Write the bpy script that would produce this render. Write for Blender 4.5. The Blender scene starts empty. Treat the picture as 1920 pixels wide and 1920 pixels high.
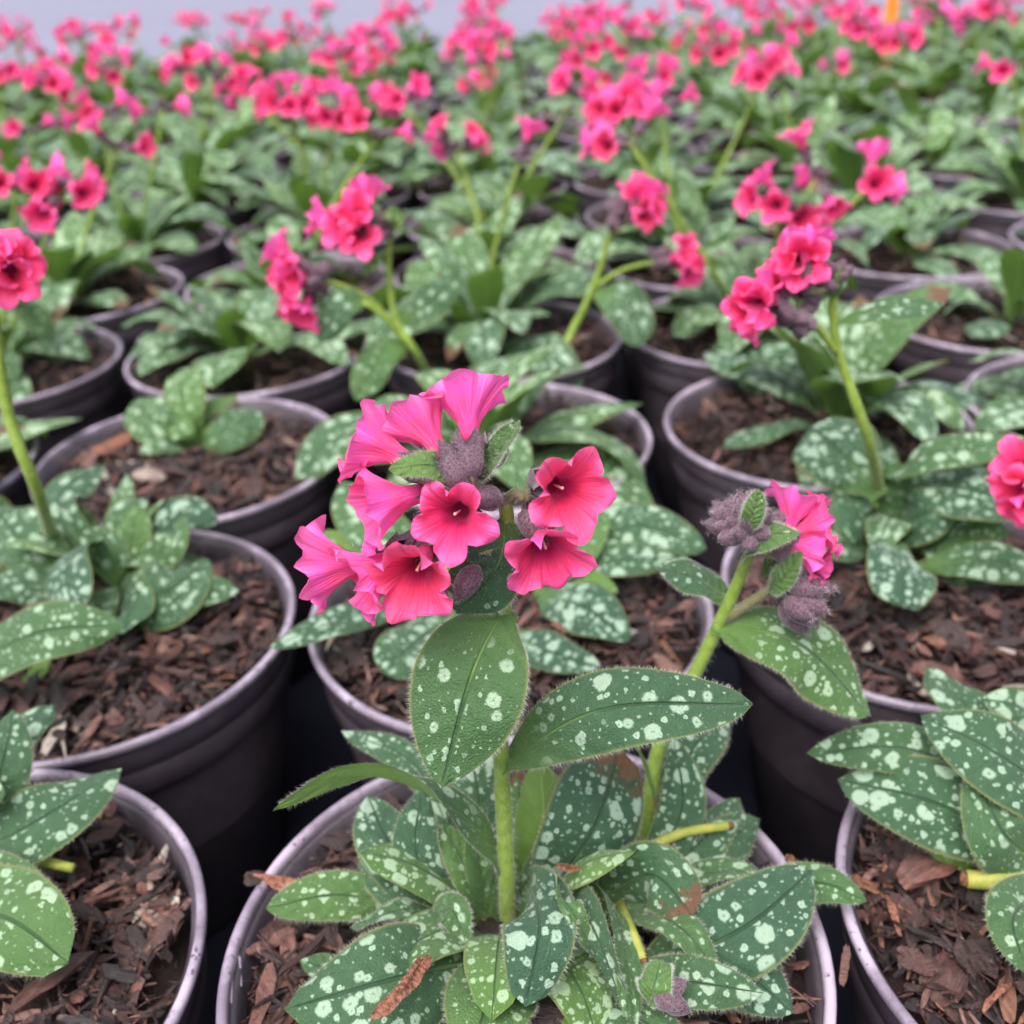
import bpy, bmesh, math, random
from mathutils import Vector, Matrix, Quaternion, noise
R = math.radians
random.seed(7)
sc = bpy.context.scene
C = sc.collection

# ------------------------------------------------------------------ camera
FPX, PITCH, ROLL = 1989.6, R(28.56), R(-3.0)      # focal length in px of a 1920 frame
RIM = 0.130                                        # height of the pot rims
EYE = Vector((0, 0, RIM + 0.2424))
_f = Vector((0, math.cos(PITCH), -math.sin(PITCH)))
_u0 = Vector((0, math.sin(PITCH), math.cos(PITCH)))
_r0 = Vector((1, 0, 0))
_r = _r0 * math.cos(ROLL) + _u0 * math.sin(ROLL)
_u = -_r0 * math.sin(ROLL) + _u0 * math.cos(ROLL)
cam_d = bpy.data.cameras.new('camera')
cam = bpy.data.objects.new('camera', cam_d)
C.objects.link(cam)
m = Matrix((_r, _u, -_f)).transposed().to_4x4()
m.translation = EYE
cam.matrix_world = m
cam_d.sensor_width = 36
cam_d.lens = 36 * FPX / 1920
cam_d.clip_start = 0.01
cam_d.clip_end = 500
cam_d.dof.use_dof = True
cam_d.dof.focus_distance = 0.238
cam_d.dof.aperture_fstop = 13.5
sc.camera = cam

# ------------------------------------------------------------------ light: bright overcast
SUN_EL, SUN_AZ = R(62), R(205)
w = bpy.data.worlds.new('World'); sc.world = w; w.use_nodes = True
nt = w.node_tree; nt.nodes.clear()
o_ = nt.nodes.new('ShaderNodeOutputWorld'); bg = nt.nodes.new('ShaderNodeBackground')
sky = nt.nodes.new('ShaderNodeTexSky'); sky.sky_type = 'NISHITA'; sky.sun_disc = False
sky.sun_elevation = SUN_EL; sky.sun_rotation = SUN_AZ
sky.air_density = 1.0; sky.dust_density = 5.0; sky.ozone_density = 1.0
hs = nt.nodes.new('ShaderNodeHueSaturation'); hs.inputs['Saturation'].default_value = 0.42
nt.links.new(sky.outputs[0], hs.inputs['Color']); nt.links.new(hs.outputs[0], bg.inputs[0])
bg.inputs[1].default_value = 0.15
nt.links.new(bg.outputs[0], o_.inputs[0])
sd = bpy.data.lights.new('sun', 'SUN'); sd.energy = 1.4; sd.angle = R(40); sd.color = (1, .965, .92)
so = bpy.data.objects.new('sun', sd); C.objects.link(so)
# the sky's sun_rotation turns clockwise from +Y
sdir = Vector((math.sin(SUN_AZ) * math.cos(SUN_EL), math.cos(SUN_AZ) * math.cos(SUN_EL), math.sin(SUN_EL)))
so.rotation_euler = sdir.to_track_quat('Z', 'Y').to_euler()
so.location = (0, 0, 3)
sc.view_settings.view_transform = 'Standard'
sc.view_settings.look = 'None'
sc.view_settings.exposure = 1.15
sc.view_settings.gamma = 1.0
sc.render.engine = 'CYCLES'
sc.cycles.use_denoising = True
sc.cycles.adaptive_threshold = .02
sc.cycles.max_bounces = 5
sc.cycles.diffuse_bounces = 3
sc.cycles.glossy_bounces = 2
sc.cycles.transmission_bounces = 3
sc.cycles.transparent_max_bounces = 4
sc.cycles.caustics_reflective = False
sc.cycles.caustics_refractive = False

# ------------------------------------------------------------------ helpers
def ray(px, py):
    return _f + _r * ((px - 960) / FPX) + _u * ((960 - py) / FPX)
def PY(px, py, Y):                    # point of the plane y = Y seen at a pixel
    d = ray(px, py); return EYE + d * (Y / d.y)
def PH(px, py, h):                    # point h cm above the rims seen at a pixel
    d = ray(px, py); return EYE + d * ((RIM + h * .01 - EYE.z) / d.z)
def pxm(p):                           # metres per photo pixel at a point
    return (p - EYE).dot(_f) / FPX
def rnd(a, b): return random.uniform(a, b)
def jit(s): return Vector((rnd(-s, s), rnd(-s, s), rnd(-s, s)))

def link(o, parent=None):
    C.objects.link(o)
    if parent is not None: o.parent = parent
    return o
def mobj(name, me, parent=None, loc=None):
    o = bpy.data.objects.new(name, me)
    if loc is not None: o.location = loc
    return link(o, parent)
def mesh(name, verts, faces, mats, uvs=None, uv2=None, smooth=True, mi=None):
    me = bpy.data.meshes.new(name)
    me.from_pydata([tuple(v) for v in verts], [], faces)
    for mt in (mats if isinstance(mats, (list, tuple)) else [mats]): me.materials.append(mt)
    for nm, dat in (('UVMap', uvs), ('met', uv2)):
        if dat:
            l = me.uv_layers.new(name=nm)
            buf = []
            for p in me.polygons:
                for vi in p.vertices: buf += dat[vi]
            l.data.foreach_set('uv', buf)
    if smooth: me.polygons.foreach_set('use_smooth', [True] * len(me.polygons))
    if mi: me.polygons.foreach_set('material_index', mi)
    me.update()
    return me
def spline(pts, n):                   # Catmull-Rom through points
    P = [Vector(p) for p in pts]
    if len(P) == 2: return [P[0].lerp(P[1], i / n) for i in range(n + 1)]
    Q = [P[0] * 2 - P[1]] + P + [P[-1] * 2 - P[-2]]
    L = [(P[i + 1] - P[i]).length for i in range(len(P) - 1)]; T = sum(L)
    out = []
    for i in range(n + 1):
        s = T * i / n; k = 0
        while k < len(L) - 1 and s > L[k]: s -= L[k]; k += 1
        t = min(1, s / max(L[k], 1e-9))
        a, b, c, d = Q[k:k + 4]
        out.append(.5 * ((2 * b) + (c - a) * t + (2 * a - 5 * b + 4 * c - d) * t * t + (3 * b - a - 3 * c + d) * t ** 3))
    return out

# ------------------------------------------------------------------ materials
class NT:
    def __init__(s, name):
        s.m = bpy.data.materials.new(name); s.m.use_nodes = True
        s.t = s.m.node_tree; s.t.nodes.clear()
        s.out = s.n('ShaderNodeOutputMaterial')
    def n(s, ty, **kw):
        x = s.t.nodes.new(ty)
        for k, v in kw.items(): setattr(x, k, v)
        return x
    def l(s, a, b): s.t.links.new(a, b)
    def val(s, sock, v):
        if isinstance(v, bpy.types.NodeSocket): s.l(v, sock)
        else: sock.default_value = v
    def math(s, op, a, b=None, c=None, clamp=False):
        x = s.n('ShaderNodeMath', operation=op, use_clamp=clamp); s.val(x.inputs[0], a)
        if b is not None: s.val(x.inputs[1], b)
        if c is not None: s.val(x.inputs[2], c)
        return x.outputs[0]
    def step(s, x, a, b, lo=0., hi=1.):
        r = s.n('ShaderNodeMapRange', interpolation_type='SMOOTHSTEP'); s.val(r.inputs[0], x)
        s.val(r.inputs[1], a); s.val(r.inputs[2], b); s.val(r.inputs[3], lo); s.val(r.inputs[4], hi)
        return r.outputs[0]
    def mix(s, f, a, b):
        x = s.n('ShaderNodeMix', data_type='RGBA'); s.val(x.inputs[0], f)
        for i, v in ((6, a), (7, b)):
            if isinstance(v, tuple): v = (*v, 1) if len(v) == 3 else v
            s.val(x.inputs[i], v)
        return x.outputs[2]
    def noise(s, vec, scale, detail=3., rough=.55):
        x = s.n('ShaderNodeTexNoise'); s.l(vec, x.inputs['Vector']); x.inputs['Scale'].default_value = scale
        x.inputs['Detail'].default_value = detail; x.inputs['Roughness'].default_value = rough
        return x.outputs['Fac']
    def bump(s, h, strength, dist):
        b = s.n('ShaderNodeBump'); s.l(h, b.inputs['Height']); b.inputs['Strength'].default_value = strength
        b.inputs['Distance'].default_value = dist; return b.outputs[0]
    def bsdf(s, col, rough=.5, spec=.5, normal=None, sheen=0., sheen_tint=(1, 1, 1)):
        p = s.n('ShaderNodeBsdfPrincipled')
        s.val(p.inputs['Base Color'], (*col, 1) if isinstance(col, tuple) else col)
        s.val(p.inputs['Roughness'], rough); p.inputs['Specular IOR Level'].default_value = spec
        if normal is not None: s.l(normal, p.inputs['Normal'])
        if sheen:
            p.inputs['Sheen Weight'].default_value = sheen; p.inputs['Sheen Roughness'].default_value = .4
            p.inputs['Sheen Tint'].default_value = (*sheen_tint, 1)
        return p.outputs[0]
    def translucent(s, bs, col, f):
        t = s.n('ShaderNodeBsdfTranslucent'); s.val(t.inputs[0], (*col, 1) if isinstance(col, tuple) else col)
        x = s.n('ShaderNodeMixShader'); s.val(x.inputs[0], f); s.l(bs, x.inputs[1]); s.l(t.outputs[0], x.inputs[2])
        return x.outputs[0]
    def done(s, sh): s.l(sh, s.out.inputs[0]); return s.m

def mat_leaf():
    s = NT('lungwort_leaf')
    uv = s.n('ShaderNodeUVMap', uv_map='UVMap').outputs[0]
    met = s.n('ShaderNodeUVMap', uv_map='met').outputs[0]
    oi = s.n('ShaderNodeObjectInfo')
    sx = s.n('ShaderNodeSeparateXYZ'); s.l(uv, sx.inputs[0])
    au = s.math('ABSOLUTE', s.math('MULTIPLY_ADD', sx.outputs[0], 2., -1.))     # 0 midrib .. 1 margin
    v = sx.outputs[1]
    oc = s.n('ShaderNodeSeparateColor'); s.l(oi.outputs['Color'], oc.inputs[0])
    yellow, spotty, dry = oc.outputs[0], oc.outputs[1], oc.outputs[2]
    off = s.n('ShaderNodeVectorMath', operation='ADD'); s.l(met, off.inputs[0])
    cmb = s.n('ShaderNodeCombineXYZ'); k = s.math('MULTIPLY', oi.outputs['Random'], 97.)
    s.l(k, cmb.inputs[0]); s.l(s.math('MULTIPLY', k, 3.7), cmb.inputs[1]); s.l(cmb.outputs[0], off.inputs[1])
    base = off.outputs[0]
    wob = s.n('ShaderNodeTexNoise'); s.l(base, wob.inputs['Vector']); wob.inputs['Scale'].default_value = 7.5
    wv = s.n('ShaderNodeVectorMath', operation='MULTIPLY_ADD'); s.l(wob.outputs['Color'], wv.inputs[0])
    wv.inputs[1].default_value = (.15, .15, 0); s.l(base, wv.inputs[2])
    def spots(scale, rmin, rmax, power, soft):
        vo = s.n('ShaderNodeTexVoronoi', voronoi_dimensions='2D', feature='F1'); s.l(wv.outputs[0], vo.inputs['Vector'])
        vo.inputs['Scale'].default_value = scale; vo.inputs['Randomness'].default_value = .95
        c = s.n('ShaderNodeSeparateColor'); s.l(vo.outputs['Color'], c.inputs[0])
        rr = s.math('MULTIPLY_ADD', s.math('POWER', c.outputs[0], power), rmax - rmin, rmin)
        rr = s.math('MULTIPLY', rr, s.math('MULTIPLY_ADD', spotty, .75, .42))
        d = vo.outputs['Distance']
        edge = s.step(s.math('SUBTRACT', rr, d), 0., soft)
        pore = s.step(d, .03, .07, .45, 1.)
        return s.math('MULTIPLY', edge, pore)
    big = spots(1.35, -.10, .45, .75, .09)
    mid = spots(2.7, -.16, .38, .95, .08)
    small = spots(5.2, -.26, .32, 1., .12)
    sp = s.math('MAXIMUM', s.math('MAXIMUM', big, mid), small)
    sp = s.math('MULTIPLY', sp, s.step(au, .86, .97, 1., 0.))
    sp = s.math('MULTIPLY', sp, s.step(au, .03, .10))
    sp = s.math('MULTIPLY', sp, s.step(v, .12, .34))
    n1 = s.noise(base, 2.2, 4)
    n2 = s.noise(base, 26., 2)
    g = s.mix(n1, (.013, .052, .028), (.034, .098, .046))
    g = s.mix(s.step(v, .0, .42, .55, 0.), g, (.11, .22, .035))              # paler towards the stalk
    g = s.mix(s.math('MULTIPLY', yellow, .85), g, (.13, .25, .032))
    rib = s.step(au, .012, .05, 1., 0.)
    g = s.mix(s.math('MULTIPLY', rib, s.step(v, .25, .6, .8, .0)), g, (.16, .28, .06))
    g = s.mix(s.math('MULTIPLY', rib, s.step(v, .35, .6, 0., .65)), g, (.012, .04, .016))
    spc = s.mix(n2, (.22, .35, .25), (.42, .54, .42))
    spc = s.mix(s.math('MULTIPLY', yellow, .6), spc, (.42, .58, .25))
    col = s.mix(s.math('MULTIPLY', sp, .92), g, spc)
    marg = s.step(au, .93, .99)
    col = s.mix(s.math('MULTIPLY', marg, .6), col, (.22, .22, .06))
    dn = s.math('MULTIPLY', s.step(s.math('ADD', v, s.math('MULTIPLY', n1, .35)), 1.02, 1.08), dry)
    col = s.mix(dn, col, (.12, .055, .028))
    under = s.mix(n1, (.10, .19, .035), (.17, .29, .06))
    under = s.mix(s.step(au, .02, .08, .7, 0.), under, (.26, .40, .12))
    under = s.mix(dn, under, (.12, .055, .028))
    geo = s.n('ShaderNodeNewGeometry')
    col = s.mix(geo.outputs['Backfacing'], col, under)
    # side veins and fine puckering
    vein = s.n('ShaderNodeTexWave', wave_type='BANDS', bands_direction='Y'); vc = s.n('ShaderNodeCombineXYZ')
    s.l(s.math('SUBTRACT', v, s.math('MULTIPLY', au, .16)), vc.inputs[1]); s.l(vc.outputs[0], vein.inputs['Vector'])
    vein.inputs['Scale'].default_value = 2.6; vein.inputs['Distortion'].default_value = .6
    h = s.math('ADD', s.math('MULTIPLY', vein.outputs['Fac'], .35), s.math('MULTIPLY', s.noise(base, 17., 3), 1.))
    h = s.math('SUBTRACT', h, s.math('MULTIPLY', rib, 1.1))
    nrm = s.bump(h, .8, .0009)
    b = s.bsdf(col, s.mix(n2, (.42, .42, .42), (.6, .6, .6)), .5, nrm, .12, (.85, .97, .92))
    tcol = s.mix(.5, col, (.20, .40, .03))
    return s.done(s.translucent(b, tcol, .20))
def mat_corolla():
    s = NT('pink_corolla')
    uv = s.n('ShaderNodeUVMap', uv_map='UVMap').outputs[0]
    sx = s.n('ShaderNodeSeparateXYZ'); s.l(uv, sx.inputs[0]); v = sx.outputs[1]
    oi = s.n('ShaderNodeObjectInfo')
    mp = s.n('ShaderNodeMapping'); mp.inputs['Scale'].default_value = (75, 1.6, 1); s.l(uv, mp.inputs[0])
    ad = s.n('ShaderNodeVectorMath', operation='ADD'); s.l(mp.outputs[0], ad.inputs[0]); s.l(oi.outputs['Random'], ad.inputs[1])
    vn = s.noise(ad.outputs[0], 1.0, 3)
    inner = s.mix(s.step(v, .52, 1.0), (.92, .045, .165), (.97, .115, .320))
    inner = s.mix(s.step(v, .36, .64, 1., 0.), inner, (.48, .010, .09))
    inner = s.mix(s.math('MULTIPLY', s.step(vn, .5, .72), s.step(v, 1., .6, .12, .5)), inner, (.55, .010, .09))
    outer = s.mix(s.step(v, .30, .95), (.90, .06, .22), (.97, .165, .48))
    outer = s.mix(s.math('MULTIPLY', s.step(vn, .50, .72), .65), outer, (.97, .24, .60))
    tcn = s.noise(s.n('ShaderNodeTexCoord').outputs['Object'], 190., 3)
    outer = s.mix(s.step(tcn, .42, .68, 0., .55), outer, (.90, .10, .55))
    outer = s.mix(s.math('MULTIPLY', s.step(vn, .42, .30), .35), outer, (.60, .02, .16))
    inner = s.mix(s.math('MULTIPLY', s.step(tcn, .45, .68), s.step(v, .7, 1., 0., .6)), inner, (.93, .12, .46))
    geo = s.n('ShaderNodeNewGeometry')
    col = s.mix(geo.outputs['Backfacing'], outer, inner)
    hsv = s.n('ShaderNodeHueSaturation'); s.l(col, hsv.inputs['Color'])
    s.l(s.math('MULTIPLY_ADD', oi.outputs['Random'], -.012, .505), hsv.inputs['Hue'])
    s.l(s.math('MULTIPLY_ADD', oi.outputs['Random'], .12, .93), hsv.inputs['Value'])
    col = hsv.outputs[0]
    nrm = s.bump(vn, .8, .0007)
    b = s.bsdf(col, .55, .25, nrm, .15, (1, .7, .85))
    return s.done(s.translucent(b, col, .32))
def mat_simple(name, c1, c2, scale, rough=.6, spec=.3, sheen=0., trans=0., bump=.3, dist=.0004, island=0.):
    s = NT(name)
    tc = s.n('ShaderNodeTexCoord').outputs['Object']
    n = s.noise(tc, scale, 4)
    col = s.mix(s.step(n, .35, .65), c1, c2)
    b = s.bsdf(col, rough, spec, s.bump(n, bump, dist), sheen, (1, .95, 1))
    return s.done(s.translucent(b, col, trans) if trans else b)
def mat_bark(name, fine=False):
    s = NT(name)
    tc = s.n('ShaderNodeTexCoord').outputs['Object']
    geo = s.n('ShaderNodeNewGeometry'); oi = s.n('ShaderNodeObjectInfo')
    rn = s.math('FRACT', s.math('ADD', geo.outputs['Random Per Island'], s.math('MULTIPLY', oi.outputs['Random'], 7.31)))
    ramp = s.n('ShaderNodeValToRGB'); s.l(rn, ramp.inputs[0]); e = ramp.color_ramp.elements
    e[0].position = 0; e[0].color = (.010, .006, .006, 1); e[1].position = 1; e[1].color = (.46, .40, .36, 1)
    for p, c in ((.25, (.020, .010, .010)), (.50, (.046, .020, .018)), (.72, (.090, .037, .031)), (.85, (.16, .066, .052)), (.93, (.23, .125, .105)), (.975, (.26, .11, .055)), (.985, (.34, .28, .24))):
        x = e.new(p); x.color = (*c, 1)
    mp = s.n('ShaderNodeMapping'); mp.inputs['Scale'].default_value = (120, 900, 500); s.l(tc, mp.inputs[0])
    n = s.noise(mp.outputs[0], 1., 4, .7)
    g = s.noise(tc, 260., 3)
    col = s.mix(s.step(n, .35, .7, 0., .65), ramp.outputs[0], (.012, .008, .008))
    col = s.mix(s.step(g, .60, .78, 0., .35), col, (.25, .18, .165))
    b = s.bsdf(col, s.mix(g, (.28, .28, .28), (.75, .75, .75)), .5, s.bump(n, 1., .0016))
    return s.done(b)
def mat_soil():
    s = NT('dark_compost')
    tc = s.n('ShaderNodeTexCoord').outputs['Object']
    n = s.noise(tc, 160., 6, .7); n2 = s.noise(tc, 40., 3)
    col = s.mix(n, (.005, .003, .003), (.034, .016, .013))  # wet compost, darkened further to paint in the shade between bark chips
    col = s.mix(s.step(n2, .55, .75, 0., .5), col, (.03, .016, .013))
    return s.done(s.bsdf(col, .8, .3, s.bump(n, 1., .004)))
def mat_plastic(name, c, scuff, rough):
    s = NT(name)
    tc = s.n('ShaderNodeTexCoord').outputs['Object']; oi = s.n('ShaderNodeObjectInfo')
    ad = s.n('ShaderNodeVectorMath', operation='ADD'); s.l(tc, ad.inputs[0]); s.l(oi.outputs['Random'], ad.inputs[1])
    n = s.noise(ad.outputs[0], 35., 5, .65); n2 = s.noise(ad.outputs[0], 420., 2)
    col = s.mix(s.step(n, .38, .66, 0., 1.), c, scuff)
    dirt = s.math('MULTIPLY', s.step(n2, .60, .68), s.step(n, .42, .56, .25, .9))
    col = s.mix(dirt, col, (.03, .02, .018))
    r = s.mix(n, (rough - .08,) * 3, (rough + .15,) * 3)
    return s.done(s.bsdf(col, r, .5, s.bump(n2, .12, .0003)))
def mat_fabric():
    s = NT('black_woven_membrane')
    tc = s.n('ShaderNodeTexCoord').outputs['Object']
    ck = s.n('ShaderNodeTexChecker'); s.l(tc, ck.inputs[0]); ck.inputs['Scale'].default_value = 500
    n = s.noise(tc, 9., 5)
    col = s.mix(n, (.004, .004, .009), (.010, .011, .020))
    col = s.mix(s.math('MULTIPLY', ck.outputs['Fac'], .35), col, (.012, .013, .022))
    return s.done(s.bsdf(col, .8, .12, s.bump(ck.outputs['Fac'], .4, .0005)))
def mat_concrete():
    s = NT('pale_concrete')
    tc = s.n('ShaderNodeTexCoord').outputs['Object']
    n = s.noise(tc, 1.1, 6, .6); n2 = s.noise(tc, 60., 4)
    col = s.mix(n, (.145, .145, .205), (.19, .19, .255))
    col = s.mix(s.step(n2, .5, .75, 0., .3), col, (.12, .12, .16))
    return s.done(s.bsdf(col, .75, .3, s.bump(n2, .3, .003)))

M_LEAF = mat_leaf(); M_PINK = mat_corolla()
M_CALYX = mat_simple('dusky_purple_calyx', (.055, .028, .042), (.15, .092, .118), 2600., .7, .25, .35, 0., .6)
M_STEM = mat_simple('green_stem', (.17, .26, .035), (.24, .34, .06), 300., .55, .35, .2, .1)
M_STEMP = mat_simple('purplish_stem', (.13, .15, .05), (.18, .15, .09), 500., .6, .3, .3)
M_HAIR = mat_simple('silvery_hair', (.40, .42, .37), (.52, .53, .48), 50., .5, .3, 0., .3, 0.)
M_CHAIR = mat_simple('mauve_hair', (.40, .33, .37), (.52, .45, .48), 50., .5, .3, 0., .3, 0.)
M_BARK = mat_bark('bark'); M_SOIL = mat_soil()
M_POT = mat_plastic('taupe_black_plastic', (.038, .029, .039), (.066, .052, .066), .45)
M_RIM = mat_plastic('scuffed_sheen_rim_plastic', (.17, .135, .18), (.38, .315, .405), .38)  # pot plastic, scuffed, with the lip's sky sheen painted in as paler colour
M_PISTIL = mat_simple('pale_stigma', (.75, .30, .35), (.85, .45, .45), 800., .4, .3)
M_DEAD = mat_simple('yellowed_stalk', (.24, .29, .05), (.36, .35, .08), 250., .6, .3, 0., .15)
M_BROWN = mat_simple('dried_brown', (.07, .03, .016), (.17, .08, .045), 700., .8, .2, 0., 0., .8, .001)
M_WOOD = mat_simple('fresh_bark_splinter', (.11, .042, .026), (.27, .115, .075), 900., .75, .25, 0., 0., 1., .0012)
M_TAG = mat_simple('orange_plastic_tag', (.85, .24, .02), (.9, .30, .03), 30., .4, .4, 0., .2, .05)

# ------------------------------------------------------------------ setting
def sheet(name, x0, x1, y0, y1, z, mat):
    o = mobj(name, mesh(name, [(x0, y0, z), (x1, y0, z), (x1, y1, z), (x0, y1, z)], [(0, 1, 2, 3)], mat, smooth=False))
    o['kind'] = 'structure'; return o
sheet('concrete_floor', -120, 120, -60, 240, -.004, mat_concrete())
sheet('ground_membrane', -4, 4, -.8, 2.78, 0, mat_fabric())

# ------------------------------------------------------------------ pot, compost, bark
def lathe(prof, n, mat, name, wob=0.):
    vs, fs = [], []
    for i in range(n):
        a = 2 * math.pi * i / n
        k = 1 + wob * math.sin(2 * a + 1)
        for r, z in prof: vs.append((r * k * math.cos(a), r * k * math.sin(a), z))
    p = len(prof)
    for i in range(n):
        j = (i + 1) % n
        for q in range(p - 1): fs.append((i * p + q, j * p + q, j * p + q + 1, i * p + q + 1))
    return mesh(name, vs, fs, mat)
POT_PROF = [(.0, .004), (.055, .004), (.0575, .0), (.060, .002), (.0715, .078), (.0752, .1005), (.0757, .1012), (.0778, .1018), (.0785, .1030),
            (.0796, .1140), (.0792, .1146), (.0797, .1153), (.0807, .1262), (.0799, .1268), (.0780, .1262), (.0772, .108), (.070, .060)]
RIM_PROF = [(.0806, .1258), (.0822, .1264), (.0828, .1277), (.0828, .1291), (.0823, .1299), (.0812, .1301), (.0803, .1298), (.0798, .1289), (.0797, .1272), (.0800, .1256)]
POTS = [lathe(POT_PROF, 96, M_POT, 'pot', w_) for w_ in (.006, -.005, .002)]
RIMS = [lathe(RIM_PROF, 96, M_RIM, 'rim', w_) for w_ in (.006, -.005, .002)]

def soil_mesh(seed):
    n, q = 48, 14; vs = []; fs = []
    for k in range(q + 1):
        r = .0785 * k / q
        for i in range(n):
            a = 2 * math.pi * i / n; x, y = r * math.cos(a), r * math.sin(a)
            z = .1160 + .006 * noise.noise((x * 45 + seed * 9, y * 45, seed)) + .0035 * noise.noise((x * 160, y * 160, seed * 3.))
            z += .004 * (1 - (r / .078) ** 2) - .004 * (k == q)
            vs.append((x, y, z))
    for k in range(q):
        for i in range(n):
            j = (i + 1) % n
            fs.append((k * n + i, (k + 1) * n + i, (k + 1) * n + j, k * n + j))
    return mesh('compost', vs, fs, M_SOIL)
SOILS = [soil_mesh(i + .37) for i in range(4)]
def chip_geo(L, W, T, rng):            # a jagged sliver of bark: 5 rings of 5
    vs, fs = [], []; nr, nc = 5, 5; bend = rng.uniform(-.12, .12) * L; tw = rng.uniform(-.5, .5)
    for i in range(nr):
        t = i / (nr - 1); x = (t - .5) * L; s = .45 + .55 * math.sin(math.pi * (t * .86 + .07)); s *= rng.uniform(.78, 1.15)
        for j in range(nc):
            a = 2 * math.pi * j / nc + tw * t + rng.uniform(-.25, .25)
            vs.append(Vector((x + rng.uniform(-.09, .09) * L, math.cos(a) * W * .5 * s * rng.uniform(.75, 1.2), math.sin(a) * T * .5 * s * rng.uniform(.7, 1.2) + bend * (4 * (t - .5) ** 2))))
    for i in range(nr - 1):
        for j in range(nc):
            k = (j + 1) % nc; fs.append((i * nc + j, i * nc + k, (i + 1) * nc + k, (i + 1) * nc + j))
    fs.append(tuple(range(nc - 1, -1, -1))); fs.append(tuple(range((nr - 1) * nc, nr * nc)))
    return vs, fs
rg = random.Random(3)
CHIPS = []
for i in range(16):
    L = rg.uniform(.008, .017); W = L * rg.choice((.16, .22, .3, .45, .62)); T = max(.0011, W * rg.uniform(.25, .5))
    v, f = chip_geo(L, W, T, rg); CHIPS.append(mesh('bark_chip', v, f, M_BARK, smooth=False))
def rand_rot(rng, tilt):
    return Matrix.Rotation(rng.uniform(0, 6.283), 3, 'Z') @ Matrix.Rotation(rng.gauss(0, tilt), 3, 'Y') @ Matrix.Rotation(rng.uniform(-1, 1) * tilt * 2, 3, 'X')
def litter_mesh(n, seed, lo=.0025, hi=.009):
    rng = random.Random(seed); V, F = [], []
    for _ in range(n):
        L = lo + (hi - lo) * rng.random() ** 1.9; W = L * rng.choice((.09, .13, .18, .25, .36, .55)); T = max(.0006, W * rng.uniform(.25, .55))
        v, f = chip_geo(L, W, T, rng); rot = rand_rot(rng, .38)
        L0 = L; r = (.0775 - L * .25) * math.sqrt(rng.random()); a = rng.uniform(0, 6.283)
        c = Vector((r * math.cos(a), r * math.sin(a),   .1215 + .0035 * (1 - (r / .078) ** 2) + .005 * noise.noise((r * math.cos(a) * 45, r * math.sin(a) * 45, seed)) + rng.uniform(-.001, .0035)))
        o = len(V)
        for p in v:
            q = rot @ p + c; rr = math.hypot(q.x, q.y)
            if rr > .079: q.x *= .079 / rr; q.y *= .079 / rr
            V.append(q)
        F += [tuple(i + o for i in x) for x in f]
    return mesh('bark_litter', V, F, M_BARK, smooth=False)
LIT_NEAR = [litter_mesh(2200, 11 + i, .0022, .0165) for i in range(4)]
LIT_FAR = [litter_mesh(900, 31 + i, .003, .012) for i in range(4)]

# ------------------------------------------------------------------ hair
def hair_mesh(roots):                  # roots: (point, direction, length)
    V, F = [], []
    for p, d, L in roots:
        d = d.normalized(); s = d.cross((p - EYE).normalized() + Vector((0, 0, .01)))
        s = (s.normalized() if s.length > 1e-6 else Vector((1, 0, 0))) * .000055
        t = d.cross(s).normalized() * .00005
        o = len(V); tip = p + d * L + Vector((0, 0, -.12 * L))
        V += [p - s - t, p + s - t, p + t, tip]
        F += [(o, o + 1, o + 3), (o + 1, o + 2, o + 3), (o + 2, o, o + 3)]
    return mesh('hair', V, F, M_HAIR, smooth=False)

# ------------------------------------------------------------------ leaves
def prof(v, pet, pw, blunt):
    s = (v - pet) / (1 - pet)
    if s <= 0: return pw
    a, b = .78, blunt
    pk = a / (a + b); nm = pk ** a * (1 - pk) ** b
    g = s ** a * max(0, 1 - s) ** b / nm
    return max(g, pw * (1 - s) ** 2)
def leaf_geo(pts, W, nrm, fold=.22, curl=.25, pet=.0, pw=.10, blunt=.72, twist=0., wave=.07, n=26, c=4, seed=0, back=0.):
    cl = spline(pts, n); vs, uv, met, fs = [], [], [], []; edge = []
    rng = random.Random(seed); ph = rng.uniform(0, 6.28); k = rng.uniform(7, 12)
    L = sum((cl[i + 1] - cl[i]).length for i in range(n)); dist = 0
    nc = 2 * c + 1
    N0 = Vector(nrm).normalized()
    for i in range(n + 1):
        v = i / n
        T = (cl[min(i + 1, n)] - cl[max(i - 1, 0)]).normalized()
        S = T.cross(N0)
        if S.length < .05: S = T.cross(Vector((.3, .2, 1)))
        S.normalize(); N = S.cross(T).normalized()
        if twist:
            q = Quaternion(T, twist * v); S = q @ S; N = q @ N
        w_ = W * .5 * prof(v, pet, pw, blunt)
        fd = fold * (1 - .35 * v)
        for j in range(nc):
            u = (j - c) / c; a = abs(u)
            z = fd * a * w_ - curl * a * a * w_ + wave * W * a * a * math.sin(v * k + ph + (2.2 if u > 0 else 0)) * min(1, w_ / (W * .2))
            z += .06 * W * noise.noise((u * 1.3 + seed * 3.1, v * 4, seed)) * (a > 0)
            z += .022 * W * math.sin(6.283 * (v * 6.5 - a * 1.1)) * a * (1.15 - a)
            # scarcely flattened width: folding keeps the arc length
            p = cl[i] + S * (u * w_ * math.cos(fd * .9)) + N * z
            vs.append(p); uv.append((.5 + u * .5, v)); met.append((u * w_ * 100 * 1.1, dist * 100))
            if a == 1 and 0 < i < n: edge.append((p, S * u * .9 + T * .35 + N * .15))
        if i < n: dist += (cl[i + 1] - cl[i]).length
    for i in range(n):
        for j in range(nc - 1):
            a = i * nc + j; fs.append((a, a + 1, a + nc + 1, a + nc))
    return vs, fs, uv, met, edge, cl
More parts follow.
